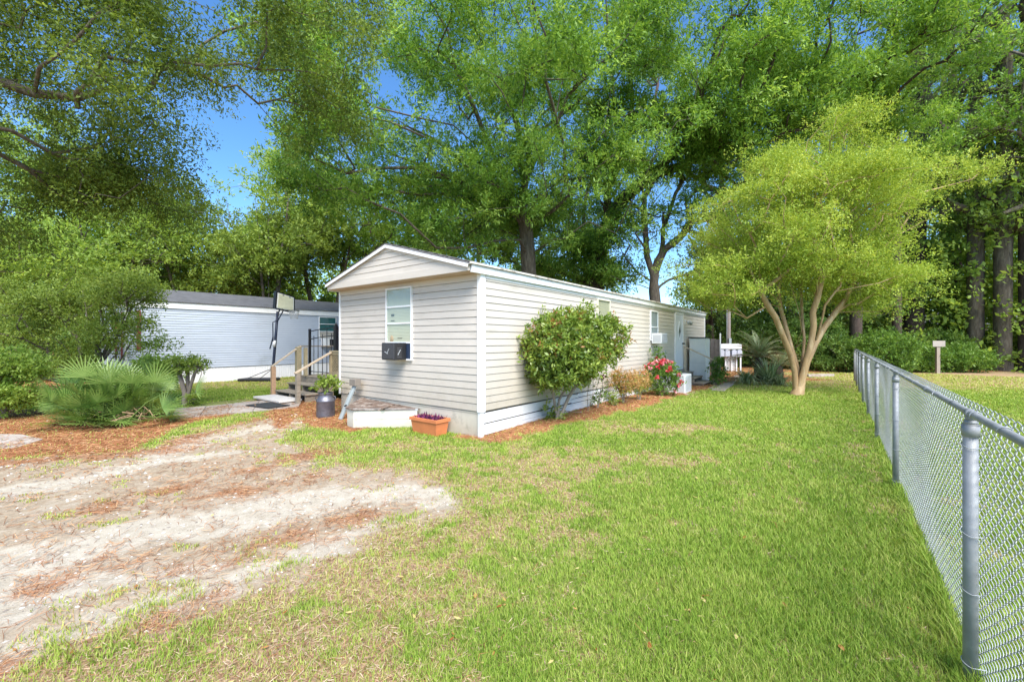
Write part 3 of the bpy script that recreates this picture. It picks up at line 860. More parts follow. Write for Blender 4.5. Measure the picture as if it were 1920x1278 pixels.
# footprint (u,v) local relative: points
pA, pB, pC, pD = (-.035, -.93), (-.78, .0), (-.74, .26), (-.035, .85)
mb = MB()
def prism(mb, pts, zb, zt):
    n = len(pts)
    mb.poly([(u, v, z) for (u, v), z in zip(pts, zt)][::-1]); mb.poly([(u, v, z) for (u, v), z in zip(pts, zb)])
    for i in range(n):
        j = (i+1) % n
        mb.quad((*pts[i], zb[i]), (*pts[j], zb[j]), (*pts[j], zt[j]), (*pts[i], zt[i]))
prism(mb, [pA, pB, pC, pD], [-.02]*4, [.34, .34, .34, .34])
# board gaps
def off(p, q, o):
    d = Vector((q[0]-p[0], q[1]-p[1], 0)).normalized(); nrm = Vector((d.y, -d.x, 0)); return nrm*o
nrm = off(pA, pB, .012)
if nrm.x > 0: nrm = -nrm
for z0b, z1b in ((.01, .165), (.172, .335)):
    a = Vector((*pA, 0))+nrm; b_ = Vector((*pB, 0))+nrm
    mb.beam(a+Vector((0, 0, (z0b+z1b)/2)), b_+Vector((0, 0, (z0b+z1b)/2)), .016, z1b-z0b)
nrm2 = Vector((-.012, .002, 0))
mb.beam(Vector((*pB, .17))+nrm2, Vector((*pC, .17))+nrm2, .016, .33)
mb.build('side_board', M_creamboard, hb)
mb = MB()
prism(mb, [(-.02, -.99), (-.83, -.02), (-.78, .30), (-.03, .90)], [.345, .345, .345, .40], [.368, .366, .366, .43])
rr = np.random.RandomState(9)
for i in range(14):
    t = rr.rand(); a = Vector((-.05-.3*rr.rand(), .7-1.2*t, .40)); mb.beam(a, a+Vector((-.35*rr.rand(), -.15+.2*rr.rand(), -.03)), .03, .012)
mb.build('lid', M_rustwood, hb)
mb = MB(); mb.beam((-.035, -.95, .352), (-.80, .0, .352), .03, .035); mb.build('lid_edge', M_greypl, hb)

# ---------- conduit with junction box at gable corner
cd = thing('utility_riser', 'grey leaning conduit with square cap box beside the hitch cover', 'conduit', H(-.16, 3.55, 0), HR)
mb = MB(); mb.beam((-.30, -.05, .0), (-.02, -.16, .72), .075, .03, up=(1, 0, 0)); mb.beam((-.28, .03, .0), (.0, -.08, .72), .02, .05, up=(1, 0, 0)); mb.build('riser', M_pvcgrey, cd)
mb = MB(); mb.box(-.09, .05, -.25, -.03, .70, .84); mb.build('cap_box', M_woodgrey if False else pmat('brown_grey_metal', (.22, .19, .16), .6), cd, bevel=.006)
mb = MB(); mb.tube([(-.1, -.05, .52), (-.05, .08, .52), (.14, .14, .52)], .008, 6); mb.tube([(-.2, -.1, .3), (-.3, -.2, .3)], .015, 6); mb.split('wire', M_black, cd)
# ---------- terracotta planter
pl = thing('terracotta_planter', 'rectangular orange terracotta planter of purple plants on the grass', 'planter', Vector((-1.30, 7.28, 0)), HR)
mb = MB()
def rect(mb, x0, x1, y0, y1, z): return [(x0, y0, z), (x1, y0, z), (x1, y1, z), (x0, y1, z)]
L_, W_ = .66, .30
R0 = rect(mb, .03, W_-.03, .03, L_-.03, 0.0); R1 = rect(mb, .0, W_, .0, L_, .235)
R2 = rect(mb, -.02, W_+.02, -.02, L_+.02, .236); R3 = rect(mb, -.022, W_+.022, -.022, L_+.022, .29)
R4 = rect(mb, .012, W_-.012, .012, L_-.012, .29); R5 = rect(mb, .02, W_-.02, .02, L_-.02, .25)
for a, b_ in ((R0, R1), (R1, R2), (R2, R3), (R3, R4), (R4, R5)):
    for i in range(4):
        j = (i+1) % 4; mb.quad(a[i], a[j], b_[j], b_[i])
mb.poly(R0[::-1])
mb.build('pot', M_terra, pl, bevel=.008)
mb = MB(); mb.quad(*rect(mb, .02, W_-.02, .02, L_-.02, .262)); mb.build('soil', M_soil, pl)
# ---------- zinc churn with plant
zc = thing('milk_churn', 'dull grey metal churn holding a leafy green plant beside the wooden steps', 'churn', Vector((-4.05, 9.25, 0)), 0)
mb = MB()
mb.lathe([(.178, 0), (.187, .012), (.189, .05), (.185, .33), (.196, .345), (.196, .365), (.186, .38), (.165, .42), (.148, .445), (.145, .50), (.158, .52), (.158, .535), (.135, .53), (.13, .46)], 28)
mb.build('churn_body', M_zinc, zc)
mb = MB()
for s_ in (-1, 1): mb.tube([(s_*.185, 0, .36), (s_*.225, 0, .40), (s_*.20, 0, .45), (s_*.16, 0, .45)], .010, 6)
mb.tube([(.188*math.cos(a), .188*math.sin(a), .345) for a in np.linspace(0, 2*math.pi, 30)], .006, 6)
mb.build('handle', M_zinc, zc)

# ---------- wooden deck + steps at left side
dk = thing('wooden_porch', 'weathered wooden porch with steps, handrails and lattice left of the beige home', 'porch', H(0, WH, 0), HR)
# local: v from house (0) outward (0..4.1) , u from front
DZ = .60; DF = 1.05; DB = 3.3; DW = 4.15-4.29+4.29
S0, S1 = 2.12, 4.08
mb = MB()
for i in range(16):
    u = DF+i*.142
    mb.box(u, u+.136, .03, S1+.05, DZ-.035, DZ)
mb.build('deck_boards', M_woodgrey, dk)
mb = MB(); mb.box(DF+.01, DF+.05, .03, S1+.03, DZ-.22, DZ-.038); mb.box(DF+.05, DB-.05, S1-.03, S1+.01, DZ-.22, DZ-.038); mb.box(DF+.05, DB-.05, .03, .07, DZ-.22, DZ-.038)
mb.build('deck_joist', M_woodgrey, dk)
def post(u, v, z0, z1, mat=M_woodolive, w=.09):
    mb = MB(); mb.box(u-w/2, u+w/2, v-w/2, v+w/2, z0, z1); mb.build('post', mat, dk, bevel=.005)
post(.05, S0-.03, -.02, .80, M_woodgrey, .10); post(.30, S1+.0, -.02, .90, M_woodtan, .11)
post(DF-.06, S0-.0, -.02, 1.38, M_woodolive, .09); post(DF-.02, S1-.0, -.02, 1.47, M_woodolive, .14); post(DF-.02, S1-.45, DZ, 1.45, M_woodolive, .09)
post(DF-.06, .1, -.02, 1.36); post(DB-.1, S1, -.02, 1.47); post(DB-.1, S0, -.02, 1.47); post(DB-.1, .1, -.02, 1.47)
# treads: 3
for i, (u, z) in enumerate(((.36, .225), (.70, .42))):
    mb = MB(); mb.box(u-.06, u+.13, S0+.08, S1-.1, z-.038, z); mb.box(u+.135, u+.32, S0+.08, S1-.1, z-.038, z); mb.build('tread', M_woodgrey, dk, bevel=.004)
mb = MB()
for v in (S0+.12, (S0+S1)/2, S1-.16):
    mb.poly([(.32, v, -.02), (1.05, v, -.02), (1.05, v, .38), (.68, v, .38), (.68, v, .185), (.32, v, .185)][::-1]); mb.poly([(.32, v+.04, -.02), (1.05, v+.04, -.02), (1.05, v+.04, .38), (.68, v+.04, .38), (.68, v+.04, .185), (.32, v+.04, .185)])
    mb.quad((.32, v, -.02), (.32, v+.04, -.02), (.32, v+.04, .185), (.32, v, .185)); mb.quad((.68, v, .185), (.68, v+.04, .185), (.68, v+.04, .38), (.68, v, .38))
mb.build('stringer', M_woodgrey, dk)
mb = MB(); mb.beam((-.03, S0-.03, .81), (DF-.02, S0-.03, 1.37), .09, .035); mb.build('handrail', M_woodpale, dk)
mb = MB(); mb.beam((.25, S1, .90), (DF+.05, S1, 1.50), .09, .035); mb.build('handrail', M_woodpale, dk)
# lattice panels (front, between house and S0; back)
def lattice(mb, u, v0, v1, z0, z1, p=.085, w=.03):
    L_ = v1-v0; Hh = z1-z0
    for sg in (1, -1):
        k = -Hh
        while k < L_:
            a0, a1 = max(k, 0), min(k+Hh, L_)
            if a1-a0 > .03:
                za, zb = a0-k, a1-k
                va, vb = (v0+a0, v0+a1) if sg > 0 else (v1-a0, v1-a1)
                mb.beam((u+.005*sg, va, z0+za), (u+.005*sg, vb, z0+zb), .006, w, up=(1, 0, 0)) if False else mb.beam((u+.005*sg, va, z0+za), (u+.005*sg, vb, z0+zb), w, .006, up=(1, 0, 0))
            k += p
mb = MB(); lattice(mb, DF-.06, .14, S0-.05, .78, 1.28); mb.build('lattice_panel', M_woodolive, dk)
mb = MB(); mb.box(DF-.10, DF-.02, .05, S0+.05, 1.345, 1.385); mb.box(DF-.08, DF-.035, .14, S0-.05, 1.27, 1.344); mb.box(DF-.08, DF-.035, .14, S0-.05, .62, .80); mb.build('lattice_frame', M_woodolive, dk)
mb = MB(); lattice(mb, DB-.1, S0+.05, S1-.05, .78, 1.40); lattice(mb, DB-.1, .14, S0-.05, .78, 1.40); mb.build('lattice_panel', M_woodolive, dk)
mb = MB(); mb.box(DB-.14, DB-.06, .05, S1+.05, 1.44, 1.48); mb.box(DF, DB, S1-.04, S1+.04, 1.47, 1.505); mb.box(DB-.12, DB-.08, .1, S1, .66, .76); mb.build('rail_cap', M_woodgrey, dk)
# black gate on porch
gt = thing('metal_gate', 'black arched metal picket gate standing on the wooden porch', 'gate', H(DF+.22, WH, DZ), HR)
g0, g1 = 2.36, 3.85
mb = MB(); mb.box(-.03, .03, g1-.03, g1+.03, 0, 1.42); mb.build('gate_post', M_black, gt); mb = MB(); mb.box(-.05, .05, g0-.06, g0+.06, 0, 1.48); mb.lathe([(.05, 1.48), (.035, 1.54), (.0, 1.58)], 8, c=(0, g0)); mb.build('gate_post', M_black, gt)
def arch(v, v0, v1, z, r): t = abs(v-g0)/1.5; return z+r*math.cos(min(1, t)*math.pi/2)
mb = MB()
for (a, b_) in ((g0, g1), (.9, g0)):
    n = 14
    for zz in (1.10, 1.34): mb.tube([(0, a+(b_-a)*i/n, arch(a+(b_-a)*i/n, a, b_, zz, .10)) for i in range(n+1)], .013, 6)
    mb.tube([(0, a, .12), (0, b_, .12)], .013, 6)
mb.split('rail', M_black, gt)
mb = MB()
for (a, b_, n) in ((g0, g1, 6), (.9, g0, 6)):
    for i in range(1, n):
        v = a+(b_-a)*i/n; mb.tube([(0, v, .05), (0, v, arch(v, a, b_, 1.34 if i % 2 == 0 else 1.18, .10))], .011, 5)
mb.build('picket', M_black, gt)
# slab step and mat
st = thing('step_slab', 'pale flat slab step lying before the wooden porch steps', 'step', H(-.02, WH+3.15, 0), HR)
mb = MB(); mb.box(-.28, .30, -.80, .78, .05, .105); mb.build('slab', M_whiteslab, st, bevel=.008)
mb = MB(); mb.box(-.2, .24, -.7, -.5, -.01, .0498); mb.box(-.2, .24, .5, .7, -.01, .0498); mb.split('support_block', M_woodgrey, st)
mb = MB()
for i in range(8): mb.box(i*.12-.48, i*.12-.362, -.28, .28, .0+.010*(i % 2 == 0)*0, .018)
mm = mb.build('rubber_mat', M_mat, None, bevel=.003); mm.location = G(502, 763)+Vector((0, 0, .04)); mm.rotation_euler = (0, 0, HR-math.radians(82))
tag(mm, 'dark rubber doormat on the concrete path before the porch steps', 'mat')
# pavers of the left path
pp = gp([(318, 788), (560, 763), (572, 744), (330, 768)])
rr = np.random.RandomState(2)
mb = MB(); n = 5
A_, B_, C_, D_ = [Vector((*p, 0)) for p in pp]
for i in range(n):
    t0, t1 = (i+.01)/n, (i+.99)/n
    q = [A_.lerp(B_, t0), A_.lerp(B_, t1), D_.lerp(C_, t1), D_.lerp(C_, t0)]
    z = .028+rr.uniform(-.008, .008)
    top = [(p.x, p.y, z) for p in q]; bot = [(p.x, p.y, -.03) for p in q]
    mb.poly(top)
    for k_ in range(4): mb.quad(bot[k_], bot[(k_+1) % 4], top[(k_+1) % 4], top[k_])
pth = mb.build('path', M_slab, None, bevel=.006); tag(pth, kind='structure')
mb = MB()
q = [G(-60, 845), G(30, 842), G(80, 826), G(40, 817), G(-60, 815)]
mb.poly([(p.x, p.y, .03) for p in q])
for i in range(5): mb.quad((q[i].x, q[i].y, -.02), (q[(i+1) % 5].x, q[(i+1) % 5].y, -.02), (q[(i+1) % 5].x, q[(i+1) % 5].y, .03), (q[i].x, q[i].y, .03))
o = mb.build('concrete_slab', M_slab, None, bevel=.01); tag(o, 'cracked grey concrete slab at the foot of the palmetto by the drive', 'slab')

# ---------- basketball hoop
bh = thing('basketball_hoop', 'leaning portable basketball hoop with dark pole before the pale blue trailer', 'basketball hoop', Vector((-9.9, 17.6, 0)), 0)
def bp_(px, py, dy=0.0): v = P(px, py, 17.6+dy); return v-Vector((-9.9, 17.6, 0))
mb = MB(); mb.tube([bp_(510.5, 710), bp_(512.5, 685), bp_(516.5, 635), bp_(520.7, 584)], [.055, .055, .055, .05], 12); mb.build('pole', M_navy, bh)
mb = MB(); mb.tube([bp_(514.1, 650, -.02), bp_(515.2, 638, -.02)], .060, 12); mb.build('pole_sleeve', M_whitepl, bh)
# backboard corners, nearer at left
c0, c1, c2, c3 = bp_(517.6, 545.4, -.45), bp_(552.5, 556.6, .35), bp_(552, 587.0, .35), bp_(515.0, 578.5, -.45)
def slab4(mb, c, th, n):
    a = [p+n*th/2 for p in c]; b = [p-n*th/2 for p in c]
    mb.quad(*a); mb.quad(*b[::-1])
    for i in range(4): mb.quad(b[i], b[(i+1) % 4], a[(i+1) % 4], a[i])
nb_ = (c1-c0).cross(c3-c0).normalized()
if nb_.y > 0: nb_ = -nb_
def inset(c, f):
    m = (c[0]+c[1]+c[2]+c[3])/4; return [m+(p-m)*f for p in c]
cc = [c0, c1, c2, c3]
mb = MB(); slab4(mb, [p-nb_*.05 for p in cc], .14, nb_); mb.build('backboard_frame', M_black, bh)
mb = MB(); slab4(mb, [p+nb_*.028 for p in inset(cc, .86)], .012, nb_); bb = mb.build('backboard', M_whitepl, bh)
mb = MB(); slab4(mb, [p+nb_*.040 for p in inset(cc, .78)], .008, nb_); mb.build('panel', M_backboard, bb)
ex = (c1-c0); ey = (c3-c0)
def bbp(a, b, o): return c0+ex*a+ey*b+nb_*o
mb = MB()
for (a, b, e, f) in ((.31, .10, .39, .90), (.66, .10, .74, .90)): mb.quad(bbp(a, b, .048), bbp(e, b, .048), bbp(e, f, .048), bbp(a, f, .048))
mb.quad(bbp(.39, .42, .048), bbp(.66, .42, .048), bbp(.66, .56, .048), bbp(.39, .56, .048))
mb.build('target_marking', pmat('olive_marking', (.09, .09, .06), .7), bb)
rc = bbp(.60, .90, .46)
mb = MB(); N = 20; R = .20
ring = [rc+Vector((math.cos(2*math.pi*i/N)*R, math.sin(2*math.pi*i/N)*R, 0)) for i in range(N+1)]
mb.tube(ring, .010, 6); mb.beam(bbp(.55, .93, .03), rc-nb_*.2, .10, .03); mb.build('rim', M_black, bh)
mb = MB()
for i in range(10):
    for s_ in (1, -1):
        pth_ = []
        for j in range(5):
            a = 2*math.pi*(i+s_*j*.5)/10; r_ = R*(1-.14*j+.012*j*j); pth_.append(rc+Vector((math.cos(a)*r_, math.sin(a)*r_, -.085*j)))
        mb.tube(pth_, .009, 3, caps=False)
mb.build('net', M_greypl, bh)
mb = MB(); mb.beam(bp_(520, 590), bbp(.35, .8, -.03), .03, .05); mb.beam(bp_(519, 605), bbp(.5, .9, -.03), .03, .03); mb.beam(bp_(521, 600), bp_(511.5, 604, -.3), .03, .03)
mb.beam(bp_(511.5, 605, -.3), bp_(512, 640, -.3), .03, .03); mb.beam(bp_(512, 632, -.32), bp_(506, 654, -.32), .03, .04); mb.build('support_arm', M_navy, bh)
mb = MB(); mb.box(-1.25, .15, -.35, .35, 0, .12); bs = mb.build('base', M_black, bh, bevel=.04)
mb = MB(); mb.beam(bp_(512, 690), (-1.0, 0, .12), .04, .02); mb.beam(bp_(512, 690), (-.35, -.3, .12), .03, .02); mb.split('brace', M_black, bh)

# ---------- heat pump, right side steps, cabinet
hpn = thing('heat_pump', 'low boxy grey outdoor unit beside the red rose bush', 'air conditioner', H(8.45, -.78, 0), HR)
mb = MB(); mb.box(-.36, .36, -.32, .32, .05, .62); mb.build('casing', M_whiteold, hpn, bevel=.015)
mb = MB()
for i in range(16): mb.box(-.366, -.3602, -.28+i*.035, -.28+i*.035+.01, .1, .56)
for i in range(18): mb.box(-.32+i*.036, -.32+i*.036+.01, -.326, -.3202, .1, .56)
mb.build('coil_guard', M_greypl, hpn)
mb = MB(); mb.box(-.45, .45, -.42, .42, -.02, .048); mb.build('pad', M_slab, hpn)
sp = thing('door_steps', 'weathered wooden steps with thin handrail at the white side door', 'steps', H(11.2, 0, 0), HR)
for i, (v0, v1, z) in enumerate(((-.42, -.06, .50), (-.74, -.38, .34), (-1.06, -.70, .18))):
    mb = MB(); mb.box(-.62, .62, v0, v1, z-.04, z); mb.build('tread', M_woodgrey, sp, bevel=.004)
mb = MB()
for u in (-.56, .52):
    mb.poly([(u, -.08, -.02), (u, -1.04, -.02), (u, -1.04, .135), (u, -.72, .135), (u, -.72, .295), (u, -.40, .295), (u, -.40, .455), (u, -.08, .455)])
    mb.poly([(u+.04, -.08, -.02), (u+.04, -1.04, -.02), (u+.04, -1.04, .135), (u+.04, -.72, .135), (u+.04, -.72, .295), (u+.04, -.40, .295), (u+.04, -.40, .455), (u+.04, -.08, .455)][::-1])
    mb.quad((u, -1.04, -.02), (u+.04, -1.04, -.02), (u+.04, -1.04, .135), (u, -1.04, .135)); mb.quad((u, -.72, .135), (u+.04, -.72, .135), (u+.04, -.72, .295), (u, -.72, .295))
mb.build('stringer', M_woodgrey, sp)
for u, v, z in ((.50, -.12, 1.42), (.36, -1.18, .90)):
    mb = MB(); mb.box(u-.04, u+.04, v-.04, v+.04, -.02, z); mb.build('post', M_woodpale, sp)
mb = MB(); mb.beam((.52, -.02, 1.47), (.35, -1.28, .89), .08, .035); mb.build('handrail', M_woodpale, sp)
cb = thing('storage_cabinet', 'tall pale storage cabinet with dark lid right of the side door steps', 'cabinet', H(12.62, -.42, 0), HR)
mb = MB(); mb.box(-.34, .34, -.30, .30, .02, 1.76); mb.build('body', pmat('pale_grey_green_plastic', (.70, .71, .67), .5, .05), cb, bevel=.01)
mb = MB(); mb.box(-.37, .37, -.33, .33, 1.762, 1.80); mb.build('lid', M_dark, cb)
mb = MB(); mb.box(-.348, -.3405, -.28, .28, .10, .78); mb.box(-.348, -.3405, -.28, .28, .82, 1.72); mb.box(-.32, .32, -.309, -.3005, .82, 1.72); mb.box(-.32, .32, -.309, -.3005, .1, .78); mb.build('door', pmat('pale_grey_door', (.74, .75, .72), .45, .04), cb)
# wood fence stub beyond home
wf = thing('wooden_fence', 'short dark weathered board fence beyond the storage cabinet', 'fence', H(15.6, .2, 0), HR)
for i in range(4):
    mb = MB(); mb.box(.02*(i % 2), .02*(i % 2)+.02, -.75+i*.2, -.75+i*.2+.185, -.02, 1.72+.03*math.sin(i*2.1)); mb.build('board', pmat('old_fence_board', (.17, .15, .14), .9, .3, 6) if i == 0 else bpy.data.materials['old_fence_board'], wf)
mb = MB(); mb.tube([(-.1, -.8, -.02), (-.1, -.8, 2.0)], .03, 8); mb.build('post', M_greypl, wf)
# ---------- mailboxes
mx = P(1367, 692, 23.0); 
ml = thing('mailbox_stand', 'row of four small grey mailboxes with white topboard on white posts and lattice', 'mailboxes', (mx.x, 23.0, 0), math.radians(-14))
mb = MB(); mb.box(-.58, .58, -.16, .16, 1.22, 1.50); mb.build('topboard', M_whiteold, ml, bevel=.01)
for i in range(4):
    x = (-.40, -.13, .20, .46)[i]
    mb = MB(); N = 10; w = .115
    prof = [(x-w, .82), (x+w, .82)]+[(x+w*math.cos(math.pi*k/N), 1.08+w*math.sin(math.pi*k/N)) for k in range(N+1)]
    f = [(a, -.28, z) for a, z in prof]; b_ = [(a, .2, z) for a, z in prof]
    mb.poly(f); mb.poly(b_[::-1])
    for k_ in range(len(prof)): mb.quad(f[k_], b_[k_], b_[(k_+1) % len(prof)], f[(k_+1) % len(prof)])
    mb.build('mailbox', pmat('lavender_grey_metal', (.50, .52, .60), .4, .06) if i == 0 else bpy.data.materials['lavender_grey_metal'], ml)
for x in (-.5, -.18, .12, .36, .56):
    mb = MB(); mb.box(x-.03, x+.03, -.05, .05, -.02, .815 if x not in (-.5, .56) else 1.22); mb.build('post', M_white, ml)
mb = MB()
def lat2(mb, x0, x1, z0, z1, y):
    L_ = x1-x0; Hh = z1-z0
    for sg in (1, -1):
        k_ = -Hh
        while k_ < L_:
            a0, a1 = max(k_, 0), min(k_+Hh, L_)
            if a1-a0 > .03:
                xa, xb = (x0+a0, x0+a1) if sg > 0 else (x1-a0, x1-a1)
                mb.beam((xa, y+.004*sg, z0+a0-k_), (xb, y+.004*sg, z0+a1-k_), .025, .006, up=(0, 1, 0))
            k_ += .11
lat2(mb, -.15, .33, .05, .80, .02); mb.build('lattice', M_white, ml)
# utility pole
p = P(1366, 690, 24.2)
up_ = thing('utility_pole', 'slim grey wooden utility pole standing behind the mailboxes', 'pole', (p.x, 24.2, 0), 0)
mb = MB(); mb.tube([(0, 0, -.1), (0, 0, 3), (0.02, 0, 7.6)], [.115, .11, .09], 12); mb.build('pole_shaft', M_pole, up_)
mb = MB(); mb.tube([(-.12, -.05, 0), (-.12, -.05, 5)], .02, 6); mb.box(-.07, .07, -.2, -.1, 1.5, 1.8); mb.build('conduit', M_pvcgrey, up_)
mb = MB(); mb.beam((-.7, -.1, 7.2), (.7, -.1, 7.2), .09, .1); mb.build('crossarm', M_pole, up_)
# walkway right
rr = np.random.RandomState(4)
mb = MB()
for (a, b_, c_, d_) in (((1334, 733), (1358, 735), (1381, 716), (1366, 714)), ((1367, 713), (1384, 715), (1392, 706), (1380, 704)), ((1335, 731), (1364, 713), (1352, 712), (1322, 728))):
    q = [G(*a), G(*b_), G(*c_), G(*d_)]
    z = .03+rr.uniform(0, .015)
    mb.poly([(p.x, p.y, z) for p in q])
    for k_ in range(4): mb.quad((q[k_].x, q[k_].y, -.02), (q[(k_+1) % 4].x, q[(k_+1) % 4].y, -.02), (q[(k_+1) % 4].x, q[(k_+1) % 4].y, z), (q[k_].x, q[k_].y, z))
o = mb.build('walkway', M_slab, None, bevel=.006); tag(o, kind='structure')
mb = MB(); a = G(1512, 706); b_ = G(1560, 705); mb.beam((a.x, a.y, .05), (b_.x, b_.y, .05), .25, .12)
o = mb.build('concrete_kerb_block', M_slab, None, bevel=.01); tag(o, 'low pale concrete block on pine straw behind the crape myrtle', 'block')
# sign on post in right field
p = P(1758, 699, 21.6)
sg = thing('signboard', 'small blank weathered board on a wooden post before the dark shrubs', 'sign', (p.x, 21.6, 0), math.radians(-8))
mb = MB(); mb.box(-.075, .075, -.06, .06, -.05, 1.62); mb.build('post', pmat('pale_post_wood', (.30, .25, .20), .85, .15), sg)
mb = MB(); mb.box(-.28, .28, -.09, -.0605, 1.36, 1.66); mb.build('board', pmat('pale_grey_board', (.36, .32, .28), .7, .1), sg, bevel=.005)
mb = MB()
for x_ in (-.2, .2): mb.tube([(x_, -.095, 1.51), (x_, -.088, 1.51)], .018, 8)
mb.split('bolt', M_greypl, sg)
# white house beyond the woods at right
wh = thing('distant_house', 'white walled house glimpsed between trunks beyond the woods', 'house', (43, 44, 0), math.radians(-35))
mb = MB(); mb.box(-7, 7, 0, 6, -.1, 3.0); mb.build('wall', M_houseW, wh)
mb = MB(); mb.quad((-7.4, -.4, 2.95), (7.4, -.4, 2.95), (7.4, 3, 4.8), (-7.4, 3, 4.8)); mb.quad((-7.4, 3, 4.8), (7.4, 3, 4.8), (7.4, 6.4, 2.95), (-7.4, 6.4, 2.95)); mb.poly([(-7, 0, 3), (-7, 3, 4.6), (-7, 6, 3)]); mb.poly([(7, 0, 3), (7, 6, 3), (7, 3, 4.6)]); mb.build('roof', M_darkroof, wh)
for x in (-5, -1.5, 3):
    mb = MB(); mb.box(x-.6, x+.6, -.05, -.002, 1.0, 2.3); mb.build('window', M_dark, wh)

# ---------- chain link fence
fdir = Vector((.609, .793, 0)).normalized(); fn = Vector((fdir.y, -fdir.x, 0))
F0 = Vector((4.30, 4.77, 0))
fc = thing('chain_link_fence', 'galvanised chain link fence with round posts running along the lawn', 'fence', F0, math.atan2(fdir.y, fdir.x))
# local x along fence, local -y is the far (right) side
ts = [-6.95, -3.42, 0.0, 3.0, 5.65, 8.2, 10.7, 13.1, 15.4]
FT = 1.30
rr = np.random.RandomState(12)
for i, t in enumerate(ts):
    end = i == len(ts)-1
    r_ = .0275 if not end else .04
    ln_ = rr.uniform(-.004, .004)
    mb = MB(); mb.tube([(t, .0, -.05), (t+ln_, 0, FT-.05)], r_, 16); po = mb.build('post', M_galv, fc)
    mb = MB(); mb.lathe([(r_+.001, FT-.112), (r_+.005, FT-.110), (r_+.005, FT-.055), (r_+.001, FT-.050), (.020, FT-.032), (.017, FT-.012)], 20, c=(t, 0), sharp=True); mb.tube([(t-.028, 0, FT), (t+.028, 0, FT)], .0215, 14); mb.build('cap', M_galv, po)
    if i < 6:
        mb = MB()
        for z in (1.12, .75, .42, .12):
            N = 14; z += rr.uniform(-.03, .03)
            mb.tube([(t+math.cos(a)*(r_+.004), math.sin(a)*(r_+.004), z+.012*math.sin(a*1.0+1)) for a in np.linspace(math.pi*.0, math.pi*1.0, N)]+[(t-r_-.004, -.045, z)], .0022, 5)
        mb.split('wire_tie', M_wire, po)
mb = MB(); mb.tube([(-7.6, 0, FT)]+[(t, 0, FT+rr.uniform(-.004, .004)) for t in ts[:-1]]+[(15.4, 0, FT)], .0165, 14); rail = mb.build('top_rail', M_galv, fc)
mb = MB()
for t in (-2.2, 1.35):
    mb.tube([(t, 0, FT), (t+.10, 0, FT)], .0205, 14)
mb.split('rail_sleeve', M_galv, rail)
mb = MB(); t = -7.3
while t < 13:
    N = 12; lean_ = rr.uniform(-.02, .02)
    mb.tube([(t+lean_*math.sin(a), math.cos(a)*.0215, FT+math.sin(a)*.0215) for a in np.linspace(-.3, math.pi+.6, N)]+[(t, -.045, FT-.03)], .0024, 5)
    t += rr.uniform(.42, .58)
mb.split('rail_tie', M_wire, fc)
# woven mesh (vectorised zigzag wires)
Wd = .054; Wh = .076; zt, zb = FT+.045, .015
steps = int((zt-zb)/(Wd/2))
x0f, x1f = -7.3, 15.4
wires = np.arange(x0f, x1f, Wh/2)
sub = 5
K = steps*sub+1
tt = np.arange(K)/sub
kk = np.floor(tt).astype(int); fr = tt-kk
nw = len(wires)
par = (np.arange(nw) % 2)[:, None]
tri = np.where((kk[None, :]+par) % 2 == 0, fr[None, :], 1-fr[None, :])      # 0..1 triangle
dirn = np.where((kk[None, :]+par) % 2 == 0, 1.0, -1.0)
tri = .5-.5*np.cos(tri*np.pi)*.6-(.5-tri)*.4                      # rounded ends
amp = Wh/2*1.14
X = wires[:, None]+(tri-.5)*amp+Wh/4
Yw = -.035+.0062*np.sin(np.pi*fr[None, :])*dirn+.003*np.sin(wires*1.3)[:, None]
sag = .012*np.sin(wires*2.1)[:, None]*np.sin(np.pi*tt/steps)[None, :]
Yw = Yw+sag
Z = zt-tt[None, :]*(Wd/2)+0*X
Ppts = np.stack([X, Yw, Z], -1)
T = np.gradient(Ppts, axis=1); T /= np.linalg.norm(T, axis=-1, keepdims=True)
nrm_ = np.array([0, 1, 0.0]); S = np.cross(T, nrm_); S /= np.linalg.norm(S, axis=-1, keepdims=True); Q = np.cross(S, T)
rw = .0022
ring = np.stack([Ppts+(S*math.cos(a)+Q*math.sin(a))*rw for a in (0.4, 0.4+2*math.pi/3*1, 0.4+4*math.pi/3)], 2)   # nw,K,3,3
ids = np.arange(nw*K*3).reshape(nw, K, 3)
fcs = [np.stack([ids[:, :-1, a], ids[:, :-1, b], ids[:, 1:, b], ids[:, 1:, a]], -1).reshape(-1, 4) for a, b in ((0, 1), (1, 2), (2, 0))]
npmesh('wire_mesh', ring.reshape(-1, 3), [np.concatenate(fcs)], M_wire, fc, smooth=True)
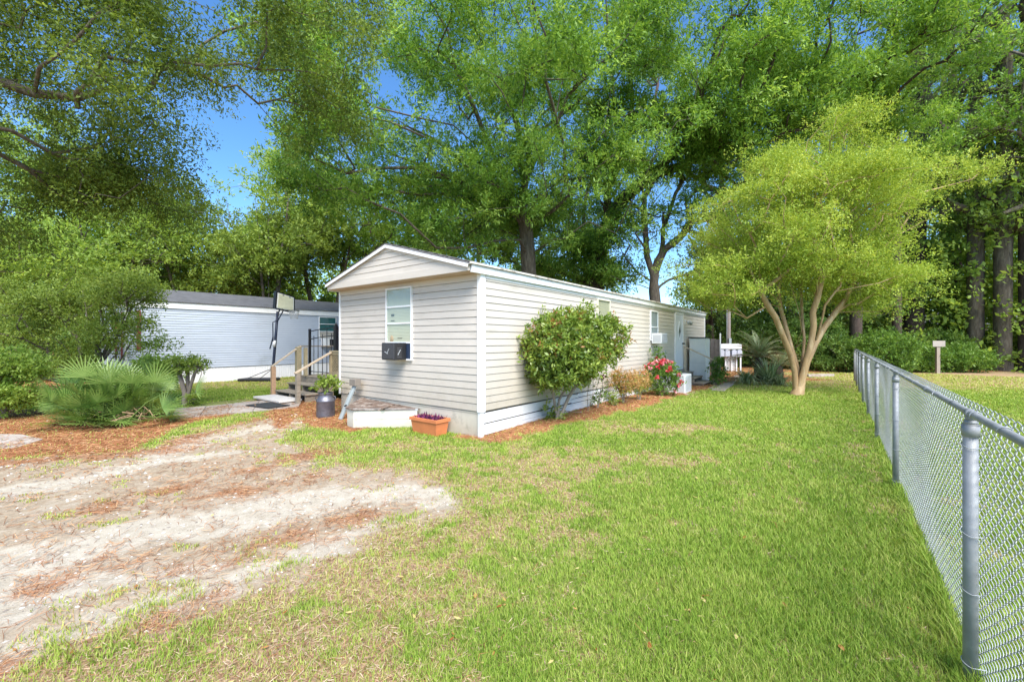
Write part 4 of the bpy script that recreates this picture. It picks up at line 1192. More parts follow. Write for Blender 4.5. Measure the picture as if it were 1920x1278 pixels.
# ------------------------------------------------------------------ plants
def unit(a): return a/np.maximum(np.linalg.norm(a, axis=-1, keepdims=True), 1e-9)
def leaf_quads(p, a, nrm, ln, wd, fold=0.0):
    """p Nx3 base, a axis, nrm normal -> rhombus quads"""
    b = unit(np.cross(nrm, a))
    m = p+a*(ln*.45)[:, None]
    nn = np.cross(a, b)
    V = np.stack([p, m+b*(wd*.5)[:, None]+nn*(ln*fold)[:, None], p+a*ln[:, None], m-b*(wd*.5)[:, None]+nn*(ln*fold)[:, None]], 1)
    return V.reshape(-1, 3)
def foliage(name, centers, rads, K, L, size, asp, mat, parent, rng, up=.5, spray=.35, droop=0.0, out=.6, origin=None, tintbias=0.0, loose=0.5):
    """clumps -> sprays -> leaves. centers Nx3 ; rads Nx3 ; returns object"""
    C = np.asarray(centers, float); N = len(C)
    R = np.asarray(rads, float)
    if R.ndim == 1: R = np.tile(R, (N, 1))
    off = rng.randn(N, K, 3); off = off/np.maximum(1, np.linalg.norm(off, axis=-1, keepdims=True)/1.6)
    so = C[:, None]+off*R[:, None]*.62
    sdv = unit(unit(off)*out+rng.randn(N, K, 3)*.6+np.array([0, 0, up*.5-droop]))
    u = rng.rand(N, K, L, 1)
    pos = so[:, :, None]+sdv[:, :, None]*u*spray+rng.randn(N, K, L, 3)*spray*.16*loose*2
    ax = unit(sdv[:, :, None]*.8+rng.randn(N, K, L, 3)*.75+np.array([0, 0, -droop*.8]))
    nr = unit(rng.randn(N, K, L, 3)*.75+np.array([0, 0, up+.4]))
    pos = pos.reshape(-1, 3); ax = ax.reshape(-1, 3); nr = nr.reshape(-1, 3)
    n = len(pos)
    ln = size*(.65+.7*rng.rand(n)); wd = ln*asp
    V = leaf_quads(pos, ax, nr, ln, wd)
    t = .30*rng.rand(n)+.32*np.repeat(rng.rand(N*K), L)+.30*np.repeat(rng.rand(N), K*L)+.05+tintbias
    F4 = np.arange(n*4).reshape(-1, 4)
    if origin is not None: V = V-np.asarray(origin)
    return npmesh(name, V, [F4], mat, parent, attrs={'tint': np.repeat(np.clip(t, 0, 1), 4)})
def bough(rng, n, c, r, shell=.4, per=7, w=(1.25, 1.25, .40)):
    """like ell, but gathered in separate masses with gaps between"""
    m = max(1, n//per); s = ell(rng, m, c, r, shell); k = rng.randint(0, m, n)
    return s[k]+rng.randn(n, 3)*np.asarray(w)*.55
def ell(rng, n, c, r, shell=.45, zmin=None):
    """points in an ellipsoid, biased to the outside"""
    d = unit(rng.randn(n, 3)); q = rng.rand(n, 1)**(1/3)
    q = shell+(1-shell)*q if shell else q
    q = np.where(rng.rand(n, 1) < .25, rng.rand(n, 1)**.5, q)
    p = np.asarray(c)+d*q*np.asarray(r)
    if zmin is not None: p[:, 2] = np.maximum(p[:, 2], zmin+rng.rand(n)*.4)
    return p
def skeleton(limbs, targets, rng, jit=.12, seg=1.2, gravity=.0, pathw=.35):
    """limbs: list of polylines (first point of each limb snaps to nearest existing node)."""
    pos = []; par = []; plen = []
    for L_ in limbs:
        L_ = [np.array(p, float) for p in L_]
        if not pos:
            pos.append(L_[0]); par.append(-1); plen.append(0); cur = 0; st = 1
        else:
            A = np.array(pos); cur = int(np.argmin(((A-L_[0])**2).sum(1))); st = 0 if np.linalg.norm(A[cur]-L_[0]) > .25 else 1
        for p in L_[st:]:
            d = np.linalg.norm(p-pos[cur]); m = max(1, int(round(d/(seg*.7)))); base = pos[cur]
            for k_ in range(1, m+1):
                q = base+(p-base)*k_/m+(rng.randn(3)*jit*.35*min(1, d) if k_ < m else 0)
                pos.append(q); par.append(cur); plen.append(plen[cur]+d/m); cur = len(pos)-1
    nl = len(pos)
    root = pos[0]
    T = np.asarray(targets, float)
    order = np.argsort(((T-np.array(pos).mean(0))**2).sum(1))
    ends = []
    P_ = np.zeros((nl+len(T)*14+10, 3)); P_[:nl] = pos; PL = np.zeros(len(P_)); PL[:nl] = plen; n = nl
    for ti in order:
        t = T[ti]
        dv = P_[:n]-t; d = np.sqrt((dv**2).sum(1))
        c = d+pathw*PL[:n]+np.maximum(0, P_[:n, 2]-t[2])*.5
        c[:max(1, int(nl*.06))] += 3
        j = int(np.argmin(c)); dist = d[j]
        m = int(min(12, max(1, round(dist/seg*1.6)))); base = P_[j].copy(); cur = j
        side = rng.randn(3)*dist*.10; 
        for k_ in range(1, m+1):
            f = k_/m
            q = base+(t-base)*f+side*math.sin(math.pi*f)+np.array([0, 0, 1])*dist*.10*math.sin(math.pi*f)+(rng.randn(3)*jit*.5 if k_ < m else 0)
            P_[n] = q; par.append(cur); PL[n] = PL[cur]+dist/m; cur = n; n += 1
        ends.append(cur)
    pos = P_[:n]
    cnt = np.zeros(n)
    for e in ends: cnt[e] += 1
    for i in range(n-1, 0, -1): cnt[par[i]] += cnt[i]
    cnt = np.maximum(cnt, .6)
    return pos, np.array(par), cnt, ends
def skin(pos, par, cnt, r0, rmin, power=.5, flare=1.35, maxn=10):
    mb = MB(); n = len(pos)
    ch = [[] for _ in range(n)]
    for i in range(1, n): ch[par[i]].append(i)
    rad = np.maximum(rmin, r0*(cnt/cnt[0])**power)
    z0 = pos[0][2]
    st = [(0, None)]
    while st:
        s, pv = st.pop()
        path = [] ; rr_ = []
        if pv is not None: path.append(pos[pv]); rr_.append(min(rad[s]*1.15, rad[pv]))
        c = s
        while True:
            path.append(pos[c]); rr_.append(rad[c]*(1+(flare-1)*max(0, 1-(pos[c][2]-z0)/.9)**2 if pv is None else 1))
            k_ = sorted(ch[c], key=lambda q: -cnt[q])
            for o in k_[1:]: st.append((o, c))
            if not k_: break
            c = k_[0]
        if len(path) < 2: continue
        rmx = max(rr_)
        nn = maxn if rmx > .08 else (6 if rmx > .03 else 4 if rmx > .012 else 3)
        rr_[-1] = rr_[-1]*.5
        mb.tube([tuple(p) for p in path], rr_, nn, caps=False)
    return mb
def make_tree(name, label, cat, limbs, targets, barkmat, lmat, seed, r0=.3, rmin=.012, power=.5, seg=1.2, jit=.15,
              crad=(.9, .9, .6), K=12, L=14, size=.12, asp=.3, up=.5, spray=.5, droop=.0, group=None, pathw=.35, maxn=10, flare=1.35, loose=.5, tb=0.0, twigs=True):
    rng = np.random.RandomState(seed)
    base = Vector(tuple(limbs[0][0])); base.z = 0
    t = thing(name, label, cat, base, 0, group)
    b = np.array(base)
    pos, par, cnt, ends = skeleton(limbs, targets, rng, jit=jit, seg=seg, pathw=pathw)
    mb = skin(pos-b, par, cnt, r0, rmin, power, flare, maxn)
    mb.build('trunk', barkmat, t)
    R = np.tile(np.asarray(crad, float), (len(targets), 1))*(.7+.6*rng.rand(len(targets), 1))
    foliage('crown', targets, R, K, L, size, asp, lmat, t, rng, up=up, spray=spray, droop=droop, origin=b, loose=loose, tintbias=tb)
    return t

M_bark = pmat('grey_brown_bark', (0.10, 0.08, 0.06), .95, .45, 5, .9, 22, stretch=(2.5, 2.5, .5), dirt=(.19, .165, .13), dscale=4, dthr=.5)
M_barkdk = pmat('dark_pine_bark', (0.065, 0.045, 0.036), .95, .5, 6, 1.0, 18, stretch=(2.5, 2.5, .45), dirt=(.13, .095, .075), dscale=5, dthr=.52)
M_barkpale = pmat('pale_grey_bark', (0.20, 0.17, 0.14), .9, .3, 5, .6, 25, stretch=(2, 2, .5), dirt=(.11, .09, .07), dscale=5, dthr=.5)
M_myrtle = pmat('tan_smooth_bark', (0.36, 0.235, 0.115), .6, .25, 3, .12, 20, stretch=(1.5, 1.5, .35), dirt=(.50, .38, .22), dscale=4, dthr=.5)
M_twig = pmat('grey_stem', (0.30, 0.25, 0.20), .8, .2, 8, .2, 50)
M_lf_oak = leafmat('oak_leaf', (.04, .10, .016), (.15, .285, .038), (.40, .56, .12), trans=.38, rough=.45, spec=.3, tboost=1.7)
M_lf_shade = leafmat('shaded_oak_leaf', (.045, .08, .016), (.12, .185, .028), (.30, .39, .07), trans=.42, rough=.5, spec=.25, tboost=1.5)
M_lf_myrtle = leafmat('myrtle_leaf', (.13, .22, .03), (.32, .43, .065), (.56, .63, .15), trans=.38, rough=.5, spec=.2, tboost=1.4)
M_lf_maple = leafmat('light_maple_leaf', (.11, .19, .034), (.25, .37, .07), (.44, .57, .15), trans=.45, rough=.5, spec=.25, tboost=1.6)
M_lf_dark = leafmat('dark_evergreen_leaf', (.05, .11, .024), (.12, .215, .042), (.25, .37, .08), trans=.3, rough=.45, spec=.3, tboost=1.5)
M_lf_pine = leafmat('pine_needle_tuft', (.06, .12, .025), (.15, .25, .05), (.29, .40, .10), trans=.35, rough=.5, spec=.2, tboost=1.4)
M_lf_shrub = leafmat('shrub_leaf', (.04, .10, .018), (.12, .225, .035), (.26, .41, .08), trans=.35, rough=.42, spec=.3, tboost=1.5)
M_lf_azalea = leafmat('azalea_leaf', (.08, .13, .025), (.20, .29, .05), (.40, .50, .11), trans=.4, rough=.5, spec=.25, tboost=1.4)
M_lf_phot = leafmat('photinia_leaf', (.07, .13, .022), (.20, .29, .045), (.40, .47, .10), trans=.3, rough=.32, spec=.45, tboost=1.4)
M_lf_red = leafmat('new_red_leaf', (.20, .10, .03), (.38, .17, .06), (.5, .30, .10), trans=.3, rough=.35, spec=.4)
M_lf_nandina = leafmat('orange_nandina_leaf', (.22, .16, .05), (.46, .26, .10), (.60, .42, .18), trans=.35, rough=.5)
M_rose = leafmat('rose_petal', (.45, .02, .04), (.62, .06, .09), (.75, .18, .22), trans=.3, rough=.5)
M_palm = leafmat('palmetto_blade', (.06, .13, .025), (.16, .27, .055), (.34, .46, .13), trans=.25, rough=.35, spec=.45, tboost=1.4)
M_sago = leafmat('cycad_leaflet', (.16, .23, .09), (.33, .42, .20), (.58, .62, .38), trans=.15, rough=.4, spec=.5, tboost=1.2)
M_purple = leafmat('purple_leaf', (.04, .01, .04), (.10, .02, .08), (.25, .06, .16), trans=.2, rough=.4)
M_deadfr = pmat('dead_frond', (.30, .20, .11), .9, .3, 10)

# --- photinia beside the wall
def shrub(name, label, cat, base, stems, tg, crad, K, L, size, asp, lmat, seed, smat=M_twig, r0=.03, rmin=.006, up=.35, spray=.12, group=None, seg=.35, jit=.03, loose=.5, power=.5, tb=0.0):
    rng = np.random.RandomState(seed)
    t = thing(name, label, cat, base, 0, group); b = np.array(base)
    pos, par, cnt, ends = skeleton(stems, tg, rng, jit=jit, seg=seg)
    skin(pos-b, par, cnt, r0, rmin, power, 1.15, 7).build('stems', smat, t)
    R = np.tile(np.asarray(crad, float), (len(tg), 1))*(.75+.5*rng.rand(len(tg), 1))
    foliage('foliage', tg, R, K, L, size, asp, lmat, t, rng, up=up, spray=spray, origin=b, loose=loose, tintbias=tb)
    return t
rng = np.random.RandomState(21)
pb = Vector((.93, 8.62, 0))
cph = np.array(P(1068, 655, 8.45))
# frame aligned with the wall: flattened sideways from the wall
e_u, e_v = np.array(UL), np.array(VL)
def wallell(n, c, ru, rv, rz, shell=.55):
    q = ell(rng, n, (0, 0, 0), (1, 1, 1), shell); q[:, 2] = np.where(q[:, 2] < -.8, -.8, q[:, 2])
    return c+q[:, :1]*ru*e_u+q[:, 1:2]*rv*e_v+q[:, 2:3]*np.array([0, 0, rz])
tg = np.concatenate([wallell(290, cph, 1.10, .48, .67), wallell(30, np.array(P(1036, 690, 8.3)), .42, .28, .28), wallell(36, np.array(P(1135, 640, 9.0)), .55, .36, .45),
                     np.array(pb)+np.array([0, 0, .30])+rng.rand(3, 3)*[.16, .10, .30]-[.16, .05, .25]])
vrel = (tg-np.array(HA))@e_v
tg = tg-np.maximum(0, vrel+.12)[:, None]*e_v
stems = [[pb, P(1048, 750, 8.6), P(1065, 720, 8.6), P(1085, 690, 8.6)], [pb+Vector((-.05, .02, 0)), P(1040, 755, 8.55), P(1035, 710, 8.5), P(1030, 670, 8.4)],
         [pb+Vector((.04, 0, 0)), P(1066, 745, 8.65), P(1092, 705, 8.7), P(1110, 680, 8.7)],
         [Vector((1.72, 9.72, 0)), P(1102, 735, 9.6), P(1106, 700, 9.3)], [Vector((1.80, 9.74, 0)), P(1112, 735, 9.6), P(1112, 690, 9.3)], [Vector((1.83, 9.74, 0)), P(1120, 722, 9.6), P(1130, 692, 9.3)]]
ph = shrub('photinia_bush', 'large rounded glossy green bush with reddish new tips on bare stems against the siding', 'bush', pb, stems, tg, (.17, .17, .15), 14, 9, .085, .42, M_lf_phot, 31, M_twig, r0=.055, rmin=.006, up=.25, spray=.10, seg=.4, loose=.7)
tips = tg[(tg[:, 2] > cph[2]-.1)][rng.permutation((tg[:, 2] > cph[2]-.1).sum())[:44]]; tips = tips+(tips-cph)*[.08, .08, .10]
foliage('new_growth', tips, (.12, .12, .12), 7, 8, .07, .38, M_lf_red, ph, rng, up=.9, spray=.10, origin=np.array(pb))
top = cph+np.stack([(rng.rand(9)-.5)*1.3, (rng.rand(9)-.5)*.3, .60+.13*rng.rand(9)], -1)
foliage('shoot_tips', top, (.06, .06, .16), 6, 9, .08, .38, M_lf_phot, ph, rng, up=1.6, spray=.14, origin=np.array(pb), tintbias=.12)

# --- roses, nandina along the wall
def flowers(parent, pts, rad, mat, origin, rng, name='flower'):
    V = []; 
    for p in pts:
        n = 16; d = unit(rng.randn(n, 3)+[0, 0, .2]); pp_ = np.array(p)+d*rad*.25
        V.append(leaf_quads(pp_, unit(d+rng.randn(n, 3)*.4), unit(rng.randn(n, 3)), np.full(n, rad), np.full(n, rad*.9)))
    for q in V:
        q = q-np.array(origin); n = len(q)//4
        npmesh(name, q, [np.arange(n*4).reshape(-1, 4)], mat, parent, attrs={'tint': np.repeat(rng.rand(n), 4)})
def smallbush(name, label, cat, base, rx, rz, zc, n, size, lmat, seed, K=9, L=7, asp=.5, ncan=5, crad=.10, **kw):
    rg = np.random.RandomState(seed); b = Vector(base)
    tg = ell(rg, n, (b.x, b.y, zc), (rx, rx*.7, rz), .3)
    st = [[b+Vector((rg.uniform(-.06, .06), rg.uniform(-.06, .06), 0)), b+Vector((rg.uniform(-.5, .5)*rx, rg.uniform(-.4, .4)*rx, zc*.75))] for _ in range(ncan)]
    return shrub(name, label, cat, b, st, tg, (crad, crad, crad*.9), K, L, size, asp, lmat, seed+1, r0=.02, rmin=.004, spray=.08, seg=.3, **kw), tg, rg
b = H(3.85, -.30); b = Vector((b.x, b.y, 0))
t_, tg_, rg = smallbush('rose_bush', 'thin young rose bush with one dark red bloom beside the large rounded bush', 'bush', b, .17, .34, .52, 13, .055, M_lf_shrub, 41, K=4, ncan=2)
flowers(t_, [np.array(b)+[0, -.05, .98], np.array(b)+[.12, 0, .80]], .07, leafmat('dark_rose', (.08, .01, .02), (.15, .02, .04), (.25, .04, .07), .2), b, rg)
for k_, (uu, vv, rx, rz, zcc, lab, tb_) in enumerate(((4.95, -.50, .34, .28, .62, 'orange and bronze leaved low shrub left of the red roses', 0.0), (5.75, -.55, .33, .25, .55, 'brighter yellow orange leaved low shrub touching the rose bush', .2))):
    b = H(uu, vv)
    t_, tg_, rg = smallbush('nandina_shrub', lab, 'shrub', b, rx, rz, zcc, 48, .045, M_lf_nandina, 51+k_*7, K=8, L=8, asp=.42, crad=.11, tb=tb_)
    tg2 = tg_[rg.permutation(len(tg_))[:22]]-[0, 0, .08]
    foliage('green_leaves', tg2, (.12, .12, .1), 8, 7, .05, .4, M_lf_azalea, t_, rg, spray=.08, origin=np.array(b))
b = H(7.15, -.70)
t_, tg_, rg = smallbush('rose_bush', 'full green rose bush covered in pink and red blooms beside the grey outdoor unit', 'bush', b, .52, .44, .56, 90, .055, M_lf_shrub, 71, K=9, L=7, asp=.55, ncan=8, crad=.13)
fp = []
for k_ in range(34):
    d = unit(rg.randn(3)+[.1, -.35, .75]); fp.append(np.array([b.x, b.y, .56])+d*[.58, .45, .52])
flowers(t_, fp[:20], .070, M_rose, b, rg); 
flowers(t_, fp[20:], .065, leafmat('pink_petal', (.6, .12, .18), (.75, .25, .30), (.85, .45, .48), .3), b, rg)
b = H(7.95, -.35); t_, tg_, rg = smallbush('rose_bush', 'tall sparse rose cane rising behind the full rose bush by the wall', 'bush', b, .30, .42, 1.0, 26, .06, M_lf_shrub, 81, K=5, ncan=3)
flowers(t_, [np.array(b)+[-.1, -.1, 1.1], np.array(b)+[.2, -.1, .8]], .07, M_rose, b, rg)
b = H(11.55, -1.30); smallbush('climbing_shrub', 'loose leafy green shrub climbing the bottom post of the side steps', 'shrub', b, .26, .50, .52, 60, .06, M_lf_shrub, 87, K=7, ncan=4)
b = H(4.45, -.40); smallbush('weed_clump', 'small leafy weed clump at the skirting left of the orange shrub', 'weed', b, .14, .12, .2, 14, .05, M_lf_azalea, 91, K=4, ncan=3)

# churn plant, porch plants
b = Vector((-4.05, 9.35, .5)); rg = np.random.RandomState(5)
pt_ = zc
b = Vector((-4.05, 9.25, .5)); tgp = ell(rg, 20, (b.x+.04, b.y, .70), (.22, .2, .10), .3)
stm = MB()
for q in tgp[:16]: stm.tube([Vector((0, 0, .5)), Vector((q[0]-b.x, q[1]-b.y, q[2]))], .006, 3)
stm.build('plant_stem', M_twig, zc)
foliage('plant_leaves', tgp, (.10, .10, .05), 5, 5, .075, .6, M_lf_azalea, zc, rg, up=1.2, spray=.08, origin=np.array([b.x, b.y, 0]))
# purple plants in planter
rg = np.random.RandomState(8); n = 260
p0 = np.stack([.03+rg.rand(n)*.24, .04+rg.rand(n)*.58, np.full(n, .26)], -1)
d = unit(rg.randn(n, 3)*[.6, .6, .2]+[0, 0, .9]); V = leaf_quads(p0, d, unit(rg.randn(n, 3)), .05+.07*rg.rand(n), np.full(n, .018))
npmesh('purple_plants', V, [np.arange(n*4).reshape(-1, 4)], M_purple, pl, attrs={'tint': np.repeat(rg.rand(n), 4)})

# --- palmetto
def fan_palm(name, label, base, nf, seed, R=(.55, .75), pet=(.5, 1.0), spread=1.0, mat=M_palm):
    rg = np.random.RandomState(seed); t = thing(name, label, 'palm', base, 0)
    pet_mb = MB(); VV = []; TT = []; nb_n = 0; F3 = []
    for i in range(nf):
        az = rg.rand()*2*math.pi; el_ = math.radians(rg.uniform(32, 88)) if i > nf*.3 else math.radians(rg.uniform(0, 30))
        d = np.array([math.cos(az)*math.cos(el_), math.sin(az)*math.cos(el_), math.sin(el_)])
        o = np.array([rg.uniform(-.55, .25)*spread, rg.uniform(-.3, .3)*spread, .08])
        L_ = rg.uniform(*pet); c = o+d*L_; c[2] = max(.12, c[2]-.12*L_*math.cos(el_))
        mid = o+d*L_*.5+np.array([0, 0, .05])
        pet_mb.tube([o, mid, c], [.014, .010, .007], 4, caps=False)
        # fan plane: axis d (outward), side s, plane tilted
        s = unit(np.cross(d, [0, 0, 1])+rg.randn(3)*.25); s = unit(s-d*np.dot(s, d)); ax = unit(d+np.array([0, 0, .30 if el_ > .5 else -.1])+rg.randn(3)*.15); s = unit(s-ax*np.dot(s, ax))
        nn = np.cross(s, ax); Rr = rg.uniform(*R); nbld = 19; tt0 = rg.rand()*.45+.1
        for k_ in range(nbld):
            a = math.radians(-82+164*k_/(nbld-1)); bd = ax*math.cos(a)+s*math.sin(a); bd = bd+nn*(.18*(math.cos(a)-.4)); 
            ln = Rr*(.72+.28*math.cos(a*.8))*rg.uniform(.9, 1.06); w = .019
            sd_ = unit(np.cross(nn, bd)); p0 = c; p1 = c+bd*ln*.5; p2 = c+bd*ln*.82+np.array([0, 0, -.01*ln]); p3 = c+bd*ln+np.array([0, 0, -.05*ln])
            b0 = len(VV)
            VV += [p0-sd_*.003, p0+sd_*.003, p1+sd_*w*.6+nn*.004, p1-sd_*w*.6+nn*.004, p2+sd_*w*.38, p2-sd_*w*.38, p3]
            F3.append((b0, b0+1, b0+2, b0+3)); F3.append((b0+3, b0+2, b0+4, b0+5)); 
            nb_n += 1; TT += [min(1, tt0+.35*rg.rand())]*7
    V = np.array(VV); q = np.array(F3); nB = nb_n
    tri = np.arange(nB)[:, None]*7+np.array([[5, 4, 6]])
    npmesh('fronds', V, [q, tri], mat, t, attrs={'tint': np.array(TT)})
    pet_mb.build('petioles', leafmat('petiole', (.12, .18, .04), (.16, .22, .05), (.2, .28, .06), .1) if 'petiole' not in bpy.data.materials else bpy.data.materials['petiole'], t)
    mb = MB()
    for i in range(40):
        a = rg.rand()*6.28; r_ = rg.uniform(.1, .6); o = Vector((rg.uniform(-.5, .5), rg.uniform(-.4, .2), rg.uniform(.02, .3)))
        mb.tube([o, o+Vector((math.cos(a)*r_*.5, math.sin(a)*r_*.5, rg.uniform(-.1, .12))), o+Vector((math.cos(a)*r_, math.sin(a)*r_, -o.z*.6))], [.012, .009, .004], 4, caps=False)
    mb.build('dead_stalks', M_deadfr, t)
    return t
fan_palm('saw_palmetto', 'spreading saw palmetto clump of spiky green fans beside the drive', Vector((-7.75, 8.5, 0)), 120, 11, R=(.34, .52), pet=(.30, 1.05), spread=1.3)

def frond_plant(name, label, base, nf, seed, L_=(1.0, 1.3), h0=.7, leaflet=.18, trunk=True, mat=M_sago):
    rg = np.random.RandomState(seed); t = thing(name, label, 'palm', base, 0)
    P0 = []; AX = []; NR = []; LN = []; TT = []; mb = MB()
    for i in range(nf):
        az = rg.rand()*6.283; el_ = math.radians(rg.uniform(15, 85)); Lf = rg.uniform(*L_); d = np.array([math.cos(az), math.sin(az), 0])
        pts = []; p = np.array([0, 0, h0]); a = el_
        for k_ in range(12):
            pts.append(p.copy()); p = p+(d*math.cos(a)+np.array([0, 0, 1])*math.sin(a))*Lf/12; a -= math.radians(5.5)
        mb.tube(pts, list(np.linspace(.012, .004, 12)), 4, caps=False)
        s = np.cross(d, [0, 0, 1]); tf = .1+.5*rg.rand()
        for k_ in range(1, 12):
            tan = unit(pts[k_]-pts[k_-1])
            for h_ in range(4):
                f = h_/4; q = pts[k_-1]+(pts[k_]-pts[k_-1])*f
                for sg in (-1, 1):
                    P0.append(q); AX.append(unit(s*sg+tan*.55+np.array([0, 0, .25]))); NR.append(unit(np.cross(tan, s)+rg.randn(3)*.1)); LN.append(leaflet*(math.sin(math.pi*min(1, (k_+f)/12*.9+.12))*.8+.2)); TT.append(tf+.3*rg.rand())
    P0, AX, NR, LN, TT = map(np.array, (P0, AX, NR, LN, TT))
    V = leaf_quads(P0, AX, NR, LN, np.full(len(LN), .016)); n = len(LN)
    npmesh('fronds', V, [np.arange(n*4).reshape(-1, 4)], mat, t, attrs={'tint': np.repeat(np.clip(TT, 0, 1), 4)})
    mb.build('rachis', M_deadfr, t)
    if trunk:
        mb = MB(); mb.tube([(0, 0, -.05), (0, 0, h0*.5), (0, 0, h0+.05)], [.17, .19, .12], 12); mb.build('trunk', M_barkdk, t)
    return t
def strap_plant(name, label, base, nf, seed, L_=(.7, 1.0), w=.03, mat=M_sago, cat='plant', h0=.1, elr=(15, 85), droop=10):
    rg = np.random.RandomState(seed); t = thing(name, label, cat, base, 0); V = []; Q = []; T3 = []; TT = []
    for i in range(nf):
        az = rg.rand()*6.283; a = math.radians(rg.uniform(*elr)); Lf = rg.uniform(*L_); d = np.array([math.cos(az), math.sin(az), 0]); s = np.array([-d[1], d[0], 0])
        p = d*.05+np.array([rg.uniform(-.08, .08), rg.uniform(-.08, .08), h0*rg.rand()]); b0 = len(V); m = 6
        for k_ in range(m):
            ww = w*(1-.8*(k_/(m-1))**2); V += [p-s*ww*.5, p+s*ww*.5]; p = p+(d*math.cos(a)+np.array([0, 0, math.sin(a)]))*Lf/(m-1); a -= math.radians(droop)*(.5+k_*.35); p[2] = max(p[2], .02)
        for k_ in range(m-1): Q.append((b0+2*k_, b0+2*k_+1, b0+2*k_+3, b0+2*k_+2))
        TT += [rg.rand()]*(2*m)
    npmesh('blades', np.array(V), [np.array(Q)], mat, t, attrs={'tint': np.array(TT)})
    return t
b = P(1418, 690, 17.6); frond_plant('sago_palm', 'blue green sago palm with arching feathery fronds behind the yucca', (b.x, 17.4, 0), 54, 5, (1.35, 1.75), .95)
b = P(1460, 690, 18.4); frond_plant('sago_palm', 'darker sago palm half hidden behind the crape myrtle trunk', (b.x, 18.4, 0), 34, 6, (1.0, 1.35), .55)
b = P(1442, 718, 16.2); strap_plant('yucca', 'upright spiky green yucca at the left of the crape myrtle trunk', (b.x, 16.2, 0), 110, 3, (.8, 1.25), .055, elr=(20, 88), droop=9)
b = P(1400, 718, 16.3); strap_plant('strap_leaf_clump', 'low dark clump of arching strap leaves left of the yucca by the walkway', (b.x, 16.3, 0), 190, 4, (.65, .95), .03, elr=(25, 75), droop=22)
b = P(1462, 722, 15.9); strap_plant('strap_leaf_clump', 'low arching strap leaf clump between the yucca and the crape myrtle', (b.x, 15.9, 0), 120, 8, (.5, .75), .03, elr=(25, 75), droop=22)

# --- left side shrubs
b = Vector((-8.15, 10.75, 0)); rg = np.random.RandomState(3)
tg = np.concatenate([ell(rg, 46, tuple(P(352, 683, 10.75)), (.40, .35, .17), .3), ell(rg, 8, (b.x, b.y, .18), (.18, .15, .15), 0)])
stems = [[b+Vector((-.1, 0, 0)), P(346, 735, 10.7), P(336, 700, 10.7)], [b, P(352, 725, 10.8), P(352, 695, 10.8)], [b+Vector((.06, 0, 0)), P(358, 720, 10.7), P(368, 690, 10.7)], [b+Vector((.12, 0, 0)), P(366, 735, 10.7), P(378, 700, 10.7), P(377, 688, 10.7)]]
shrub('pruned_shrub', 'small pruned shrub with bare pale stems and flat green top at the path edge', 'shrub', b, stems, tg, (.12, .12, .08), 8, 7, .06, .5, M_lf_azalea, 45, M_barkpale, r0=.085, rmin=.008, seg=.4)
b = Vector((-9.75, 11.6, 0)); rg = np.random.RandomState(13)
shrub('leafy_shrub', 'low bright leafy shrub between the palmetto and the blue trailer', 'shrub', b, [[b, b+Vector((0, 0, .5))]], ell(rg, 60, (b.x, b.y, .72), (.55, .4, .42), .3, .15), (.15, .15, .12), 10, 8, .09, .55, M_lf_maple, 46, spray=.15)
b = Vector((-13.1, 13.2, 0)); rg = np.random.RandomState(14)
tg = np.concatenate([bough(rng, 340, (-14.7, 13.2, 2.1), (2.35, 1.2, 1.5), .45, per=6, w=(.5, .5, .3)), ell(rng, 90, tuple(P(238, 548, 12.9)), (1.0, .6, .52), .3), ell(rng, 40, tuple(P(190, 620, 12.9)), (.9, .6, .5), .3), ell(rng, 10, tuple(P(262, 606, 12.7)), (.45, .3, .2), .1), ell(rng, 10, tuple(P(285, 645, 12.3)), (.5, .3, .10), .1)])
stems = [[b, P(205, 640, 13.1), P(190, 590, 13.1)], [b+Vector((.2, -.1, 0)), P(222, 620, 12.9), P(240, 580, 12.8)], [b+Vector((-.4, .1, 0)), P(150, 640, 13.3), P(110, 590, 13.3)], [b+Vector((.5, -.1, 0)), P(247, 640, 12.8), P(262, 612, 12.6)]]
shrub('azalea_thicket', 'large spreading olive green shrub screening the left end of the blue trailer', 'bush', b, stems, tg, (.30, .30, .12), 10, 10, .075, .45, M_lf_azalea, 47, M_bark, r0=.13, rmin=.008, seg=.8, jit=.1, spray=.26)
b = Vector((-10.9, 9.1, 0)); rg = np.random.RandomState(15)
tg = np.concatenate([ell(rg, 80, (-11.0, 9.1, 1.15), (.85, .6, .28), .3), ell(rg, 34, (-10.6, 9.0, .5), (.5, .4, .3), .3)])
shrub('leafy_shrub', 'broad bright green shrub at the left edge beside the palmetto', 'shrub', b, [[b, b+Vector((-.1, 0, .9))], [b+Vector((.1, 0, 0)), b+Vector((.2, 0, .8))]], tg, (.22, .22, .12), 12, 9, .07, .5, M_lf_maple, 48, M_barkpale, r0=.09, spray=.16)

